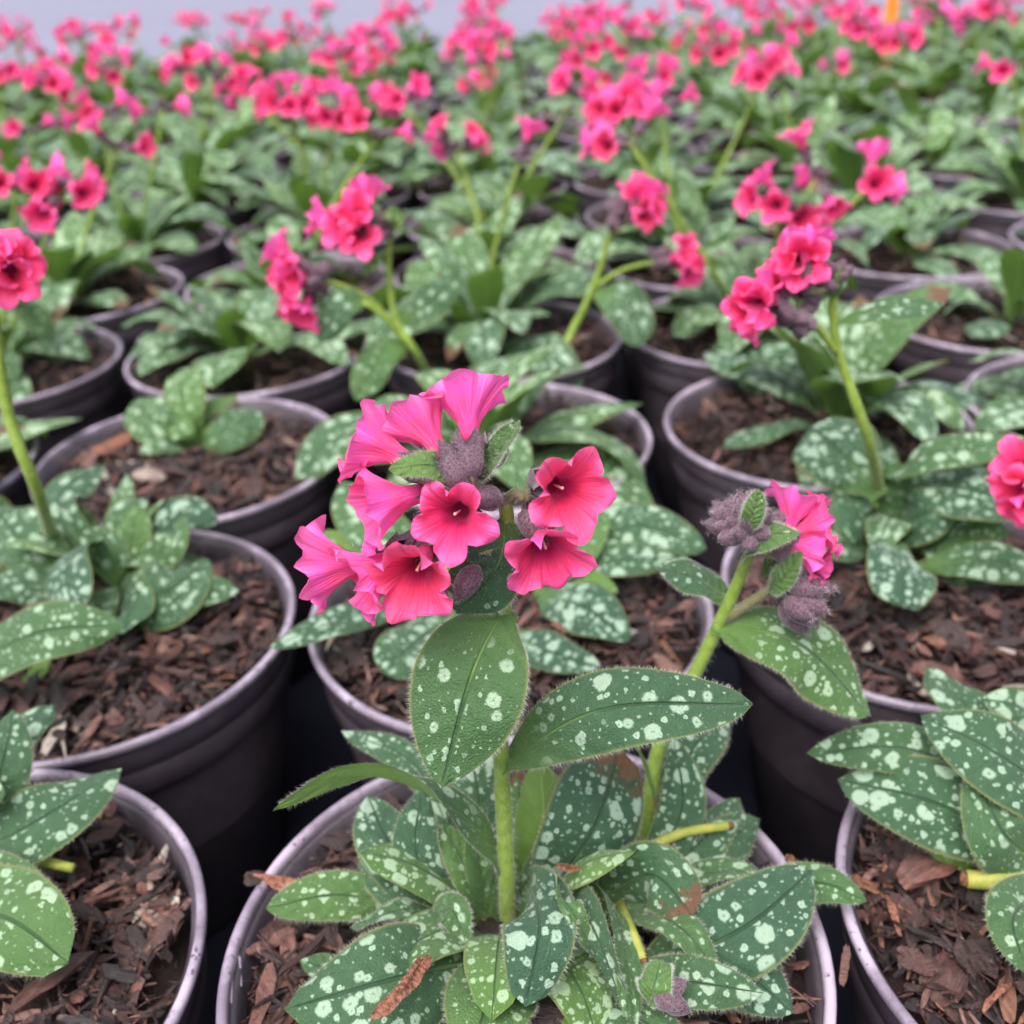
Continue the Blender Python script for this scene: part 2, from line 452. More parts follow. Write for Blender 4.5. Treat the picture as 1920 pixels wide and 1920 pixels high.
def leaf_obj(pl, geo, color, name='leaf', hairs=0):
    vs, fs, uv, met, edge, cl = geo
    o = mobj(name, mesh(name, [v - pl['o'] for v in vs], fs, M_LEAF, uv, met), pl['e'])
    o.color = color
    if hairs:
        rts = []
        for i in range(len(edge) - 2):
            (p, d), (p2, d2) = edge[i], edge[i + 2]
            for _ in range(hairs * 3):
                t = random.random()
                rts.append((p.lerp(p2, t) - pl['o'] - d * .0001, d.lerp(d2, t) + jit(.28), rnd(.0006, .0016)))
        nv = len(vs)
        for _ in range(hairs * 45):
            f = random.choice(fs); a, b, c_, d_ = (vs[i] for i in f)
            nn = (b - a).cross(d_ - a)
            if nn.length > 1e-12:
                x, y = random.random(), random.random()
                p = (a * (1 - x) + b * x) * (1 - y) + (d_ * (1 - x) + c_ * x) * y
                rts.append((p - pl['o'], nn.normalized() + jit(.5), rnd(.0005, .0011)))
        h = mobj('hair', hair_mesh_local(rts, pl), o); h['kind'] = 'stuff'
    return o
def hair_mesh_local(rts, pl):
    V, F = [], []
    for p, d, L in rts:
        d = d.normalized(); s = d.orthogonal().normalized() * .000036; t = d.cross(s)
        o = len(V); tip = p + d * L + Vector((0, 0, -.15 * L))
        V += [p + s, p - s * .5 + t * .8, p - s * .5 - t * .8, tip]
        F += [(o, o + 1, o + 3), (o + 1, o + 2, o + 3), (o + 2, o, o + 3)]
    return mesh('hair', V, F, M_HAIR, smooth=False)
UPN = (0, -.45, .9)
def leaf(pl, b, m_, t, w, nrm=UPN, y=.15, sp=.55, dry=0., hairs=0, mode='h', seed=None, **kw):
    """b, m_, t: (px, py, height cm over rim | depth Y) of base, middle and tip; w: width in photo px"""
    Pf = PH if mode == 'h' else PY
    P = [Pf(*b)] + [Pf(*q) for q in (m_ if isinstance(m_, list) else [m_])] + [Pf(*t)]
    W = w * pxm(P[len(P) // 2])
    sd = random.randrange(9999) if seed is None else seed
    g = leaf_geo(P, W, nrm, seed=sd, **kw)
    return leaf_obj(pl, g, (y, sp, dry, 1), hairs=hairs)

# ------------------------------------------------------------------ stems
def tube_geo(pts, r0, r1, n=14, k=10, ridge=0.):
    cl = spline(pts, n); V, F = [], []; S = None
    for i in range(n + 1):
        T = (cl[min(i + 1, n)] - cl[max(i - 1, 0)]).normalized()
        S = T.orthogonal().normalized() if S is None else (S - T * S.dot(T)).normalized()
        B = T.cross(S); r = r0 + (r1 - r0) * i / n
        for j in range(k):
            a = 2 * math.pi * j / k; rr = r * (1 + ridge * math.cos(a * 5))
            V.append(cl[i] + (S * math.cos(a) + B * math.sin(a)) * rr)
    for i in range(n):
        for j in range(k):
            q = (j + 1) % k; F.append((i * k + j, i * k + q, (i + 1) * k + q, (i + 1) * k + j))
    F.append(tuple(range(k - 1, -1, -1))); F.append(tuple(range(n * k, n * k + k)))
    return V, F, cl
def stem(pl, pts, r0, r1, mat=None, hairs=0, name='flower_stem', parent=None, n=14, k=10, ridge=0.):
    V, F, cl = tube_geo(pts, r0, r1, n, k, ridge)
    o = mobj(name, mesh(name, [v - pl['o'] for v in V], F, mat or M_STEM), parent or pl['e'])
    if hairs:
        rts = []
        for _ in range(hairs):
            i = random.randrange(n); j = random.randrange(k); t = random.random(); j2 = (j + 1) % k; s = random.random()
            p = V[i * k + j].lerp(V[i * k + j2], s).lerp(V[(i + 1) * k + j].lerp(V[(i + 1) * k + j2], s), t)
            c = cl[i].lerp(cl[i + 1], t)
            rts.append((p - pl['o'], (p - c).normalized() + jit(.4) + Vector((0, 0, -.15)), rnd(.0009, .0022)))
        h = mobj('hair', hair_mesh_local(rts, pl), o); h['kind'] = 'stuff'
    return o

# ------------------------------------------------------------------ flowers (axis +Z, origin at the calyx base)
CAL_L = .0105
def corolla_geo(seed, na=45, z0=.0075):
    rng = random.Random(seed); V, F, UV = [], [], []
    ts = [0, .14, .28, .40, .50, .58, .66, .74, .82, .89, .95, 1.0]
    rz = [(.0017, 0), (.0019, .002), (.0022, .004), (.0028, .0058), (.0038, .0072), (.0049, .0084), (.0060, .0095), (.0070, .0104), (.0079, .0111), (.0086, .0115), (.0091, .0116), (.0095, .0115)]
    lob = [rng.uniform(.9, 1.12) for _ in range(5)]; lz = [rng.uniform(-.0020, .0022) for _ in range(5)]; cr = [rng.uniform(-.5, 1.1) for _ in range(5)]
    ph = rng.uniform(0, 6.28)
    for i, (t, (r, z)) in enumerate(zip(ts, rz)):
        w_ = max(0, (t - .5) / .5)
        for j in range(na):
            a = 2 * math.pi * j / na; x = (a / (2 * math.pi) * 5) % 5; k = int((x + .5) % 5); f = (x + .5) % 1 - .5   # -.5..+.5 inside a lobe
            e = abs(f) * 2
            notch = 1 - w_ * (.30 * e ** 3.4 + .06 * e)
            tip = 1 + w_ * w_ * (.09 * max(0, 1 - e * 1.6))
            rr = r * notch * tip * (1 + w_ * (lob[k] - 1))
            zz = z + w_ ** 2 * (lz[k] * (1 - e * e)) + w_ ** 1.5 * .0013 * (e ** 2) * 1.3 - w_ ** 3 * .0016 * cr[k] * (1 - e)
            zz += w_ ** 2 * .00045 * math.sin(11 * a + ph + 2 * math.sin(3 * a)) + w_ ** 2 * .0018 * noise.noise((math.cos(a) * 2, math.sin(a) * 2, seed + t)) + w_ * .0007 * math.cos(10 * a) * (.4 + .6 * e)
            zz += .0007 * math.cos(5 * a) * min(1, t * 2) * (1 - .5 * w_)
            V.append(Vector((rr * math.cos(a), rr * math.sin(a), zz + z0))); UV.append((j / na, t))
    nr = len(ts)
    for i in range(nr - 1):
        for j in range(na):
            q = (j + 1) % na; F.append((i * na + j, i * na + q, (i + 1) * na + q, (i + 1) * na + j))
    F.append(tuple(range(na - 1, -1, -1)))
    return V, F, UV
def calyx_geo(seed, L=CAL_L, open_=1., na=20, R0=.0029):
    rng = random.Random(seed); V, F = [], []
    rows = [(0, .35), (.08, .75), (.25, .98), (.5, 1.0), (.68, .98), (.8, 1.0), (.9, 1.02), (1, 1.04)]
    lt = [rng.uniform(.9, 1.08) for _ in range(5)]
    for t, k in rows:
        for j in range(na):
            a = 2 * math.pi * j / na; f = abs(((a / (2 * math.pi) * 5) % 1) - .5) * 2   # 1 at the seam, 0 at tooth centre
            tt = t if t <= .6 else .6 + (t - .6) * (1 - f) * lt[int(a / (2 * math.pi) * 5) % 5]
            r = R0 * k * (1 + .09 * math.cos(5 * a)) * (1 + (open_ - 1) * max(0, t - .5) * 2)
            V.append(Vector((r * math.cos(a), r * math.sin(a), tt * L)))
    nr = len(rows)
    for i in range(nr - 1):
        for j in range(na):
            q = (j + 1) % na; F.append((i * na + j, i * na + q, (i + 1) * na + q, (i + 1) * na + j))
    F.append(tuple(range(na - 1, -1, -1)))
    return V, F
def bud_geo(seed, L=.0078, R0=.0024, na=15):
    rng = random.Random(seed); V, F = [], []; rows = [(0, .3), (.1, .66), (.25, .92), (.42, 1.), (.6, .95), (.75, .76), (.88, .46), (.96, .2), (1, .04)]
    bx, by = rng.uniform(-.0006, .0006), rng.uniform(-.0006, .0006)
    for t, k in rows:
        for j in range(na):
            a = 6.283185 * j / na; r = R0 * k * (1 + .10 * math.cos(5 * a) * (.3 + t))
            V.append(Vector((r * math.cos(a) + bx * t * t, r * math.sin(a) + by * t * t, t * L)))
    for i in range(len(rows) - 1):
        for j in range(na):
            q = (j + 1) % na; F.append((i * na + j, i * na + q, (i + 1) * na + q, (i + 1) * na + j))
    F.append(tuple(range(na - 1, -1, -1))); F.append(tuple(range(len(V) - na, len(V))))
    return V, F
def calyx_hairs(V, n, seed, L=CAL_L):
    rng = random.Random(seed); rts = []
    for _ in range(n):
        p = rng.choice(V); d = Vector((p.x, p.y, .0006)).normalized()
        rts.append((p + Vector((rng.uniform(-1, 1), rng.uniform(-1, 1), rng.uniform(-1, 1))) * .0006, d + Vector((rng.uniform(-.5, .5), rng.uniform(-.5, .5), rng.uniform(-.1, .9))), rng.uniform(.0005, .0013)))
    me = hair_mesh_local(rts, None); me.materials[0] = M_CHAIR
    return me
COR = []
for i in range(8):
    V, F, UV = corolla_geo(i * 5 + 1, 60); COR.append(mesh('flower', V, F, M_PINK, UV))
CORF = []
for i in range(5):                    # lighter copies for the far rows, calyx included
    V, F, UV = corolla_geo(90 + i, 25); cv, cf = calyx_geo(i, na=10)
    o = len(V); nF = len(F); F2 = F + [tuple(x + o for x in f) for f in cf]
    CORF.append(mesh('flower', V + cv, F2, [M_PINK, M_CALYX], UV + [(0, 0)] * len(cv), mi=[0] * nF + [1] * len(cf)))
CAL, CALH = [], []
for i in range(5):
    V, F = calyx_geo(i * 3 + 2, open_=1.25); CAL.append(mesh('calyx', V, F, M_CALYX)); CALH.append(calyx_hairs(V, 200, i))
BUD, BUDH = [], []
for i in range(4):
    V, F = bud_geo(i * 7 + 50); BUD.append(mesh('bud', V, F, M_CALYX)); BUDH.append(calyx_hairs(V, 110, i + 20))
PISV, PISF, _c = tube_geo([(0, 0, .010), (0.0003, 0, .0150)], .00018, .00034, 4, 6)
PIST = mesh('stigma', PISV, PISF, M_PISTIL)

def orient(d, roll=None):
    q = Vector(d).normalized().to_track_quat('Z', 'Y')
    return q @ Quaternion((0, 0, 1), rnd(0, 6.28) if roll is None else roll)
def flower(pl, c, d, joint=None, s=1., fine=True, roll=None, mat=None):
    """c: world point at the middle of the limb; d: the way the flower faces; joint: where its stalk leaves the stem"""
    d = Vector(d).normalized(); base = c - d * (.0178 * s)
    q = orient(d, roll)
    o = mobj('flower', random.choice(COR), pl['e'], base - pl['o'])
    o.rotation_mode = 'QUATERNION'; o.rotation_quaternion = q; o.scale = (s,) * 3
    i = random.randrange(len(CAL))
    ca = mobj('calyx', CAL[i], o)
    if fine:
        h = mobj('hair', CALH[i], o); h['kind'] = 'stuff'
        mobj('stigma', PIST, o)
    if joint is not None:
        mid = base.lerp(joint, .55) - d * (.25 * (base - joint).length) * .6
        stem(pl, [joint, mid, base + d * .0008], .0009, .0010, M_STEMP, hairs=60 if fine else 0, name='flower_stalk', n=6, k=7)
    return o
def bud(pl, p, d, s=1., fine=True):
    i = random.randrange(len(BUD))
    o = mobj('bud', BUD[i], pl['e'], p - pl['o']); o.rotation_mode = 'QUATERNION'; o.rotation_quaternion = orient(d); o.scale = (s,) * 3
    if fine: h = mobj('hair', BUDH[i], o); h['kind'] = 'stuff'
    return o

# ------------------------------------------------------------------ potted plants
DX, DY, X0, Y0 = .1716, .1662, -.003, .1985
def cell(i, j): return (X0 + DX * i, Y0 + DY * j)
def plant(x, y, label, group=None, tier=0, name='potted_lungwort'):
    e = bpy.data.objects.new(name, None); C.objects.link(e); e.location = (x, y, 0); e.empty_display_size = .05
    e['label'] = label; e['category'] = 'potted plant'
    if group: e['group'] = group
    pl = {'e': e, 'o': Vector((x, y, 0))}
    k = random.randrange(3)
    a = rnd(0, 6.28)
    p = mobj('pot', POTS[k], e); p.rotation_euler.z = a
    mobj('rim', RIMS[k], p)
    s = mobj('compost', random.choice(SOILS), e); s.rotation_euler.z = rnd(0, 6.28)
    l = mobj('bark_litter', random.choice(LIT_NEAR if tier <= 1 else LIT_FAR), s); l['kind'] = 'stuff'
    nch = (150, 80, 26, 9, 0)[tier]
    for _ in range(nch):
        r = .0745 * math.sqrt(random.random()); t = rnd(0, 6.283)
        c = mobj('bark_chip', random.choice(CHIPS), s, (r * math.cos(t), r * math.sin(t),   .1248 + .0035 * (1 - (r / .078) ** 2) + rnd(-.001, .003)))
        c.rotation_euler = rand_rot(random, .25).to_euler(); k = rnd(.6, 1.5)
        c.scale = (k, k, k)
        if r > .064: c.scale = (min(k, .95) * .6,) * 3
    return pl

# a library of rosette leaves, base at the origin, growing along +X
LEAVES = []
for i in range(22):
    L = .074; el = R((24, 44, 62, 76)[i % 4] + rnd(-8, 8)); dr = rnd(.3, 1.0)
    pts = [Vector((0, 0, 0))]; ang = el
    for k in range(4):
        pts.append(pts[-1] + Vector((math.cos(ang), rnd(-.08, .08), math.sin(ang))) * L / 4); ang -= dr * (.35 + .2 * k)
    g = leaf_geo(pts, L * rnd(.27, .38), (-.5, 0, .9) if el > 1 else (0, 0, 1), seed=i, pet=rnd(.12, .25), pw=.16, fold=rnd(.1, .35), curl=rnd(.1, .35), twist=rnd(-.5, .5), wave=rnd(.03, .08), n=12, c=2, blunt=rnd(.6, .85))
    LEAVES.append((mesh('leaf', g[0], g[1], M_LEAF, g[2], g[3]), math.degrees(el)))
def rosette(pl, n, size=1., cx=0., cy=0., young=.15, zb=.119):
    a0 = rnd(0, 6.28)
    for k in range(n):
        a = a0 + k * 2.39996 + rnd(-.3, .3); inner = k / max(1, n)      # later leaves stand more upright
        want = 26 + 54 * inner + rnd(-12, 12)
        me = min(LEAVES, key=lambda q: abs(q[1] - want) + rnd(0, 14))[0]
        o = mobj('leaf', me, pl['e'], (cx + math.cos(a) * .006, cy + math.sin(a) * .006, zb + rnd(0, .004)))
        o.rotation_euler = (rnd(-.15, .15), rnd(-.15, .15), a); s = size * rnd(.72, 1.2) * (1 - .25 * inner); o.scale = (s, s * rnd(.9, 1.15), s)
        o.color = (min(1, max(0, young + rnd(-.1, .25) + .2 * inner)), rnd(.6, 1.15), float(random.random() < .1), 1)
def head(pl, top, d, n, fine=False, far=False, spread=1.25, s=1.12):
    """a nodding cluster: n open flowers round the top of a stem, dusky buds in the middle"""
    d = Vector(d).normalized(); side = d.orthogonal().normalized(); b2 = d.cross(side)
    a0 = rnd(0, 6.28)
    for k in range(n):
        a = a0 + 2.4 * k; t = rnd(.5, 1.25)
        fd = (d * (1.1 - t * .75) + (side * math.cos(a) + b2 * math.sin(a)) * t + Vector((0, 0, -.15))).normalized()
        c = top + fd * rnd(.017, .026) * spread + jit(.003)
        if far:
            o = mobj('flower', random.choice(CORF), pl['e'], c - fd * .0178 * s - pl['o']); o.rotation_mode = 'QUATERNION'
            o.rotation_quaternion = orient(fd); o.scale = (s * rnd(.85, 1.15),) * 3
        else: flower(pl, c, fd, top - d * .004, s * rnd(.9, 1.1), fine)
    for k in range(3 if far else 6):
        fd = (d + jit(.9)).normalized()
        bud(pl, top + fd * .002, fd, rnd(.8, 1.15), fine)
def stalk(pl, base, top, n, far=False, fine=False, bracts=2, d=None, rad=.0021, s=1.12, spread=1.25):
    mid = base.lerp(top, .5) + Vector((rnd(-.006, .006), rnd(-.006, .006), .004))
    stem(pl, [base, mid, top], rad, rad * .62, n=8 if far else 12, k=6 if far else 9)
    dd = d or (Vector((top - mid)).normalized() + Vector((rnd(-.5, .5), rnd(-.6, .2), .1)))
    head(pl, top, dd, n, fine, far, spread, s)
    for b in range(bracts):
        t = rnd(.35, .9); p = base.lerp(top, t) + Vector((0, 0, .004 * math.sin(t * 3.14))); a = rnd(0, 6.28)
        me = random.choice(LEAVES)[0]; o = mobj('leaf', me, pl['e'], p - pl['o']); o.rotation_euler = (rnd(-.2, .2), rnd(-.1, .5), a)
        k = rnd(.45, .8) * (1.1 - .4 * t); o.scale = (k, k, k); o.color = (rnd(.2, .6), rnd(.2, .6), 0, 1)

# ------------------------------------------------------------------ the plant in focus
A = plant(*cell(0, 0), 'flowering lungwort in focus with big coral-pink flower cluster on a tall hairy stem', tier=0)
YS = .207
sp_ = [PH(954, 1765, -1.2), PY(950, 1640, YS), PY(941, 1450, YS), PY(937, 1300, YS), PY(946, 1130, YS), PY(952, 1000, YS), PY(946, 930, YS)]
stem(A, sp_, .00245, .0016, hairs=1500, n=30, k=14, ridge=.05)
J1 = PY(948, 940, YS); J2 = PY(888, 905, .205); J3 = PY(955, 1010, YS)
stem(A, [J1, PY(920, 930, .205), J2], .0015, .0012, M_STEMP, hairs=160, name='flower_stalk', n=8)
stem(A, [J3, PY(925, 1030, .203), PY(880, 1045, .201)], .0013, .0011, M_STEMP, hairs=160, name='flower_stalk', n=8)
stem(A, [J1, PY(965, 925, .205), PY(985, 935, .203)], .0013, .0011, M_STEMP, hairs=120, name='flower_stalk', n=6)
J4 = PY(880, 1045, .201); J5 = PY(985, 935, .203)
for cx, cy, Y, d, j, s in (
    (876, 748, .2080, (-.02, .72, .70), J2, 1.0),
    (782, 788, .2060, (-.52, .62, .58), J2, 1.0),
    (694, 828, .2040, (-.86, .36, .36), J2, 1.02),
    (702, 945, .1965, (-.86, -.25, -.05), J2, 1.12),
    (848, 972, .1900, (-.20, -.90, .25), J1, .98),
    (606, 1062, .2000, (-.95, .05, -.05), J4, 1.12),
    (676, 1085, .1945, (-.78, -.48, -.25), J4, 1.1),
    (776, 1088, .1890, (-.18, -.90, -.08), J4, 1.08),
    (1068, 922, .1940, (.36, -.86, .22), J5, 1.02),
    (1026, 1046, .1930, (.12, -.84, -.20), J5, 1.05)):
    flower(A, PY(cx, cy, Y), d, j, s * .98)
for cx, cy, Y, d in ((900, 890, .203, (.15, .2, .9)), (915, 880, .206, (.45, .35, .8)), (870, 900, .202, (-.5, -.2, .7)), (935, 935, .202, (-.4, -.5, .3)), (975, 960, .203, (.5, -.3, -.5)), (895, 1060, .199, (-.4, -.5, -.5))):
    bud(A, PY(cx, cy, Y), d, 1.15)
HH = 3
# bracts and stem leaves
leaf(A, (884, 908, .204), (925, 862, .200), (976, 788, .199), 62, (-.55, -.6, .5), y=.45, sp=.1, hairs=5, mode='Y', fold=.75, curl=.1)
leaf(A, (872, 915, .203), (812, 874, .196), (728, 880, .193), 66, (.2, -.55, .8), y=.7, sp=.0, hairs=3, mode='Y', fold=.35)
leaf(A, (950, 965, .2065), (932, 1060, .2010), (856, 1150, .1990), 150, (.35, -.9, .25), y=0., sp=.15, hairs=HH, mode='Y', fold=.12, blunt=.6)
leaf(A, (946, 1140, .2070), (886, 1262, .1930), (826, 1478, .1830), 222, (-.12, -.85, .45), y=.25, sp=.42, hairs=5, mode='Y', fold=.10, curl=.12, blunt=.85, pw=.3, wave=.03, n=26, c=4)
leaf(A, (938, 1435, .2070), (1130, 1330, .1985), (1412, 1320, .2030), 156, (-.12, -.62, .78), y=.08, sp=.62, hairs=5, mode='Y', fold=.14, curl=.22, pw=.28, n=26, c=4)
leaf(A, (942, 1625, .2070), [(880, 1540, .206), (770, 1475, .202), (650, 1455, .198)], (512, 1520, .1950), 112, (.15, -.50, .85), y=.16, sp=.35, hairs=5, mode='Y', fold=.28, curl=.1, pw=.4, twist=2.2, n=30, c=4, blunt=.8)
# rosette: base, middle, tip as (px, py, cm over the rim)
for b, m_, t, w_, nr, kw in (
    ((945, 1790, -.6), (740, 1835, 1.6), (533, 1893, 1.2), 205, (.05, -.45, .9), dict(y=.12, sp=.6, pw=.2, n=24, c=4, hairs=5, fold=.12)),
    ((800, 1715, -.4), (640, 1678, .9), (498, 1704, .8), 92, (.0, -.6, .8), dict(y=.45, sp=.6, pet=.1, hairs=4)),
    ((850, 1722, -.2), (760, 1706, 1.0), (655, 1740, .6), 50, (.1, .1, 1), dict(y=.2, sp=.6, hairs=3, fold=.5)),
    ((800, 1745, .4), (845, 1706, 1.6), (876, 1772, 1.0), 70, (-.3, -.2, .9), dict(y=.3, sp=.5, hairs=3, fold=.5)),
    ((860, 1740, -.8), (740, 1595, 1.6), (690, 1492, 2.2), 128, (.45, -.6, .6), dict(y=.05, sp=.8, pet=.12, hairs=HH)),
    ((850, 1735, -.6), (782, 1600, 2.2), (792, 1480, 3.2), 96, (-.15, -.9, .4), dict(y=.05, sp=.55, pet=.1, hairs=HH, fold=.3)),
    ((880, 1745, -.7), (762, 1660, 1.0), (672, 1588, 1.2), 112, (.2, -.6, .7), dict(y=.12, sp=.5, pet=.1, hairs=HH)),
    ((935, 1760, -.8), (880, 1640, 1.6), (830, 1545, 2.6), 90, (.5, -.6, .5), dict(y=.5, sp=.05, pw=.6, hairs=HH, fold=.5)),
    ((925, 1740, -.6), (895, 1600, 2.4), (905, 1500, 3.4), 60, (.3, -.8, .4), dict(y=.35, sp=.1, pw=.4, hairs=2, fold=.5)),
    ((985, 1740, -.8), (1110, 1560, 2.6), (1162, 1402, 3.6), 196, (.22, -.86, .42), dict(y=.0, sp=.8, pet=.1, n=24, c=4, hairs=4, fold=.12, blunt=.52, dry=1.)),
    ((1150, 1425, 3.3), (1190, 1400, 3.7), (1232, 1520, 2.4), 46, (.6, .4, .6), dict(y=.55, sp=.1, fold=.7, dry=1.)),
    ((985, 1640, .6), (1012, 1730, 2.8), (985, 1888, 1.6), 142, (0, -.8, .6), dict(y=.0, sp=.75, n=24, c=4, hairs=4, fold=.12, blunt=.5, pw=.2)),
    ((950, 1812, -.6), (915, 1880, 1.0), (880, 1990, .9), 178, (.0, -.5, .85), dict(y=.45, sp=.45, hairs=4, pw=.35, n=22, c=4)),
    ((1010, 1650, .4), (1060, 1690, 2.9), (1120, 1800, 1.6), 60, (.55, -.5, .6), dict(y=.4, sp=.3, fold=.6, hairs=HH)),
    ((1050, 1650, .6), (1110, 1735, 2.4), (1175, 1905, .8), 92, (-.75, -.45, .5), dict(y=.08, sp=.6, fold=.35, hairs=HH)),
    ((1085, 1640, .8), (1160, 1730, 1.9), (1190, 1940, 1.0), 84, (.6, -.6, .5), dict(y=.3, sp=.3, fold=.55, hairs=HH)),
    ((1120, 1690, .0), (1220, 1640, 2.0), (1300, 1718, 1.6), 128, (-.1, -.75, .6), dict(y=.1, sp=.75, blunt=.45, hairs=HH, dry=1., fold=.35)),
    ((1150, 1690, -.3), (1270, 1735, 1.6), (1348, 1828, 1.0), 96, (.3, -.5, .8), dict(y=.35, sp=.55, fold=.5, hairs=HH)),
    ((1150, 1840, -.6), (1380, 1748, 1.3), (1524, 1632, 1.6), 172, (-.35, -.65, .7), dict(y=.02, sp=.6, pet=.12, n=24, c=4, hairs=4, fold=.16)),
    ((1280, 1790, -.7), (1400, 1830, .3), (1486, 1900, -.1), 130, (.15, -.5, .8), dict(y=.0, sp=.8, pet=.1, hairs=HH)),
    ((1110, 1850, -.4), (1270, 1840, 1.2), (1432, 1862, .9), 104, (0, -.4, .9), dict(y=.15, sp=.55, hairs=4, fold=.25)),
    ((1160, 1700, -.4), (1275, 1530, 1.6), (1262, 1380, 3.2), 88, (-.35, -.85, .3), dict(y=.05, sp=.85, pet=.15, hairs=2)),
    ((1230, 1560, .6), (1290, 1420, 2.2), (1360, 1330, 2.6), 104, (-.4, -.6, .6), dict(y=.05, sp=.85, pet=.15, hairs=2)),
    ((1150, 1690, -.5), (1290, 1600, .9), (1388, 1496, 1.0), 90, (-.3, -.5, .8), dict(y=.1, sp=.7, pet=.12, hairs=2)),
    ((1160, 1700, -.5), (1310, 1612, .8), (1424, 1535, .6), 104, (-.1, -.6, .8), dict(y=.1, sp=.6, pet=.15, hairs=2)),
    ((1180, 1690, -.3), (1370, 1632, 1.4), (1480, 1692, 1.0), 70, (.1, .1, 1), dict(y=.3, sp=.6, hairs=3, fold=.5)),
    ((1330, 1700, -.3), (1520, 1655, .9), (1626, 1690, .8), 80, (.1, -.6, .8), dict(y=.3, sp=.6, pet=.1, hairs=2)),
    ((1130, 1720, -.6), (1240, 1690, .8), (1330, 1640, 1.0), 100, (0, -.5, .8), dict(y=.1, sp=.5, pet=.1, hairs=2)),
    ((990, 1700, -.3), (1020, 1540, 2.6), (1010, 1418, 3.8), 116, (-.2, .92, -.1), dict(y=.6, sp=.1, pw=.3, hairs=2, fold=.3)),
    ((1000, 1720, -.3), (1060, 1530, 2.4), (1120, 1425, 3.2), 84, (-.3, .9, -.1), dict(y=.6, sp=.1, pw=.3, hairs=2, fold=.3)),
    ((900, 1740, -.5), (790, 1450, 1.6), (640, 1370, 2.0), 66, (.2, -.4, .9), dict(y=.1, sp=.7, pet=.3, pw=.2, hairs=2)),
    ((930, 1740, -.5), (890, 1450, 2.6), (850, 1345, 3.2), 96, (.2, -.7, .6), dict(y=.1, sp=.8, pet=.2, hairs=2)),
    ((970, 1740, -.4), (1030, 1600, 1.8), (1026, 1548, 2.4), 70, (-.2, -.8, .5), dict(y=.2, sp=.5, hairs=2)),
    ((1060, 1850, -.6), (1190, 1905, .8), (1300, 1985, .6), 120, (.2, -.4, .9), dict(y=.2, sp=.5, hairs=3)),
    ((1020, 1850, -.8), (1080, 1900, .2), (1120, 1990, .1), 70, (.1, -.4, .9), dict(y=.8, sp=.0, hairs=2, fold=.5)),
    ((1230, 1660, -.3), (1400, 1700, .4), (1490, 1770, .2), 90, (.2, -.4, .9), dict(y=.05, sp=.5, hairs=2)),
    ((700, 1860, -.9), (620, 1820, .0), (562, 1800, .2), 60, (.1, -.4, .9), dict(y=.2, sp=.5)),
    ((850, 1800, -.6), (780, 1880, .7), (740, 1985, .5), 120, (.2, -.4, .9), dict(y=.1, sp=.6, hairs=3)),
    ((900, 1760, -.7), (850, 1760, .6), (800, 1800, .4), 60, (.2, -.4, .9), dict(y=.35, sp=.4, hairs=2))):
    leaf(A, b, m_, t, w_, nr, **kw)
c_ = sp_[0] - A['o']
rosette(A, 13, .78, c_.x + .001, c_.y - .001, .35, zb=.1225)
# cut stalks and a stray bud low in the rosette
for p0, p1, p2 in (((1160, 1690, .3), (1182, 1740, 1.6), (1206, 1800, 1.5)), ((1195, 1600, 1.0), (1280, 1562, 1.4), (1368, 1548, 1.3)), ((1040, 1860, -.6), (1090, 1880, .0), (1150, 1925, .2))):
    P3 = [PH(*q) for q in (p0, p1, p2)]
    st = stem(A, P3, .0015, .0013, M_DEAD, hairs=80, name='cut_stalk')
    e_ = (P3[2] - P3[1]).normalized()
    stem(A, [P3[2] - e_ * .0006, P3[2] + e_ * .0011], .0014, .0011, M_BROWN, name='withered_end', parent=st, n=2)
bp = PH(1236, 1868, 1.4); 
for d in ((.5, -.5, .3), (.6, 0, .5), (.5, -.2, -.2), (.2, -.6, .5)): bud(A, bp, d, 1.05)
leaf(A, (1216, 1885, 1.2), (1226, 1850, 1.9), (1240, 1800, 2.0), 70, (-.5, -.7, .4), y=.6, sp=.05, hairs=4, fold=.3, blunt=.5)

# the second stalk, still mostly in dusky bud
q0, q1, q2, q3, q4 = PH(1200, 1640, -.8), PY(1236, 1400, .246), PY(1312, 1245, .246), PY(1376, 1110, .246), PY(1404, 1040, .244)
stem(A, [q0, q1, q2, q3, q4], .0026, .0016, hairs=700, n=24, k=12)
q5 = PY(1362, 1160, .246); q6 = PY(1440, 1108, .241); q7 = PY(1480, 1085, .238)
stem(A, [q5, q6, q7], .0016, .0012, M_STEMP, hairs=200, name='flower_stalk', n=8)
hc = PY(1408, 1000, .243)
rb = random.Random(5)
for k in range(24):                    # a dome of buds
    a = k * 2.4; t = .15 + .85 * (k / 24)
    d = Vector((math.cos(a) * t - .45, math.sin(a) * t * .8 - .15, 1.05 - t * .9)).normalized()
    bud(A, hc + d * .0042, d, rb.uniform(.9, 1.15))
hd = PY(1445, 1100, .240)
for k in range(20):
    a = k * 2.4; t = .2 + .9 * (k / 20)
    d = Vector((.85 - .2 * t, math.cos(a) * t * .8 - .2, math.sin(a) * t * .75 - .22)).normalized()
    bud(A, hd + d * .0055, d, rb.uniform(1.1, 1.45))
for cx, cy, Y, d, j, s in ((1494, 940, .244, (.35, .45, .75), hc, .9), (1542, 985, .240, (.92, -.05, .3), hc, .92), (1530, 1035, .237, (.8, -.35, -.15), hc, .9)):
    flower(A, PY(cx, cy, Y), d, j, s * 1.02)
flower(A, PY(1545, 1065, .238), (.95, -.1, -.1), hd, .55)
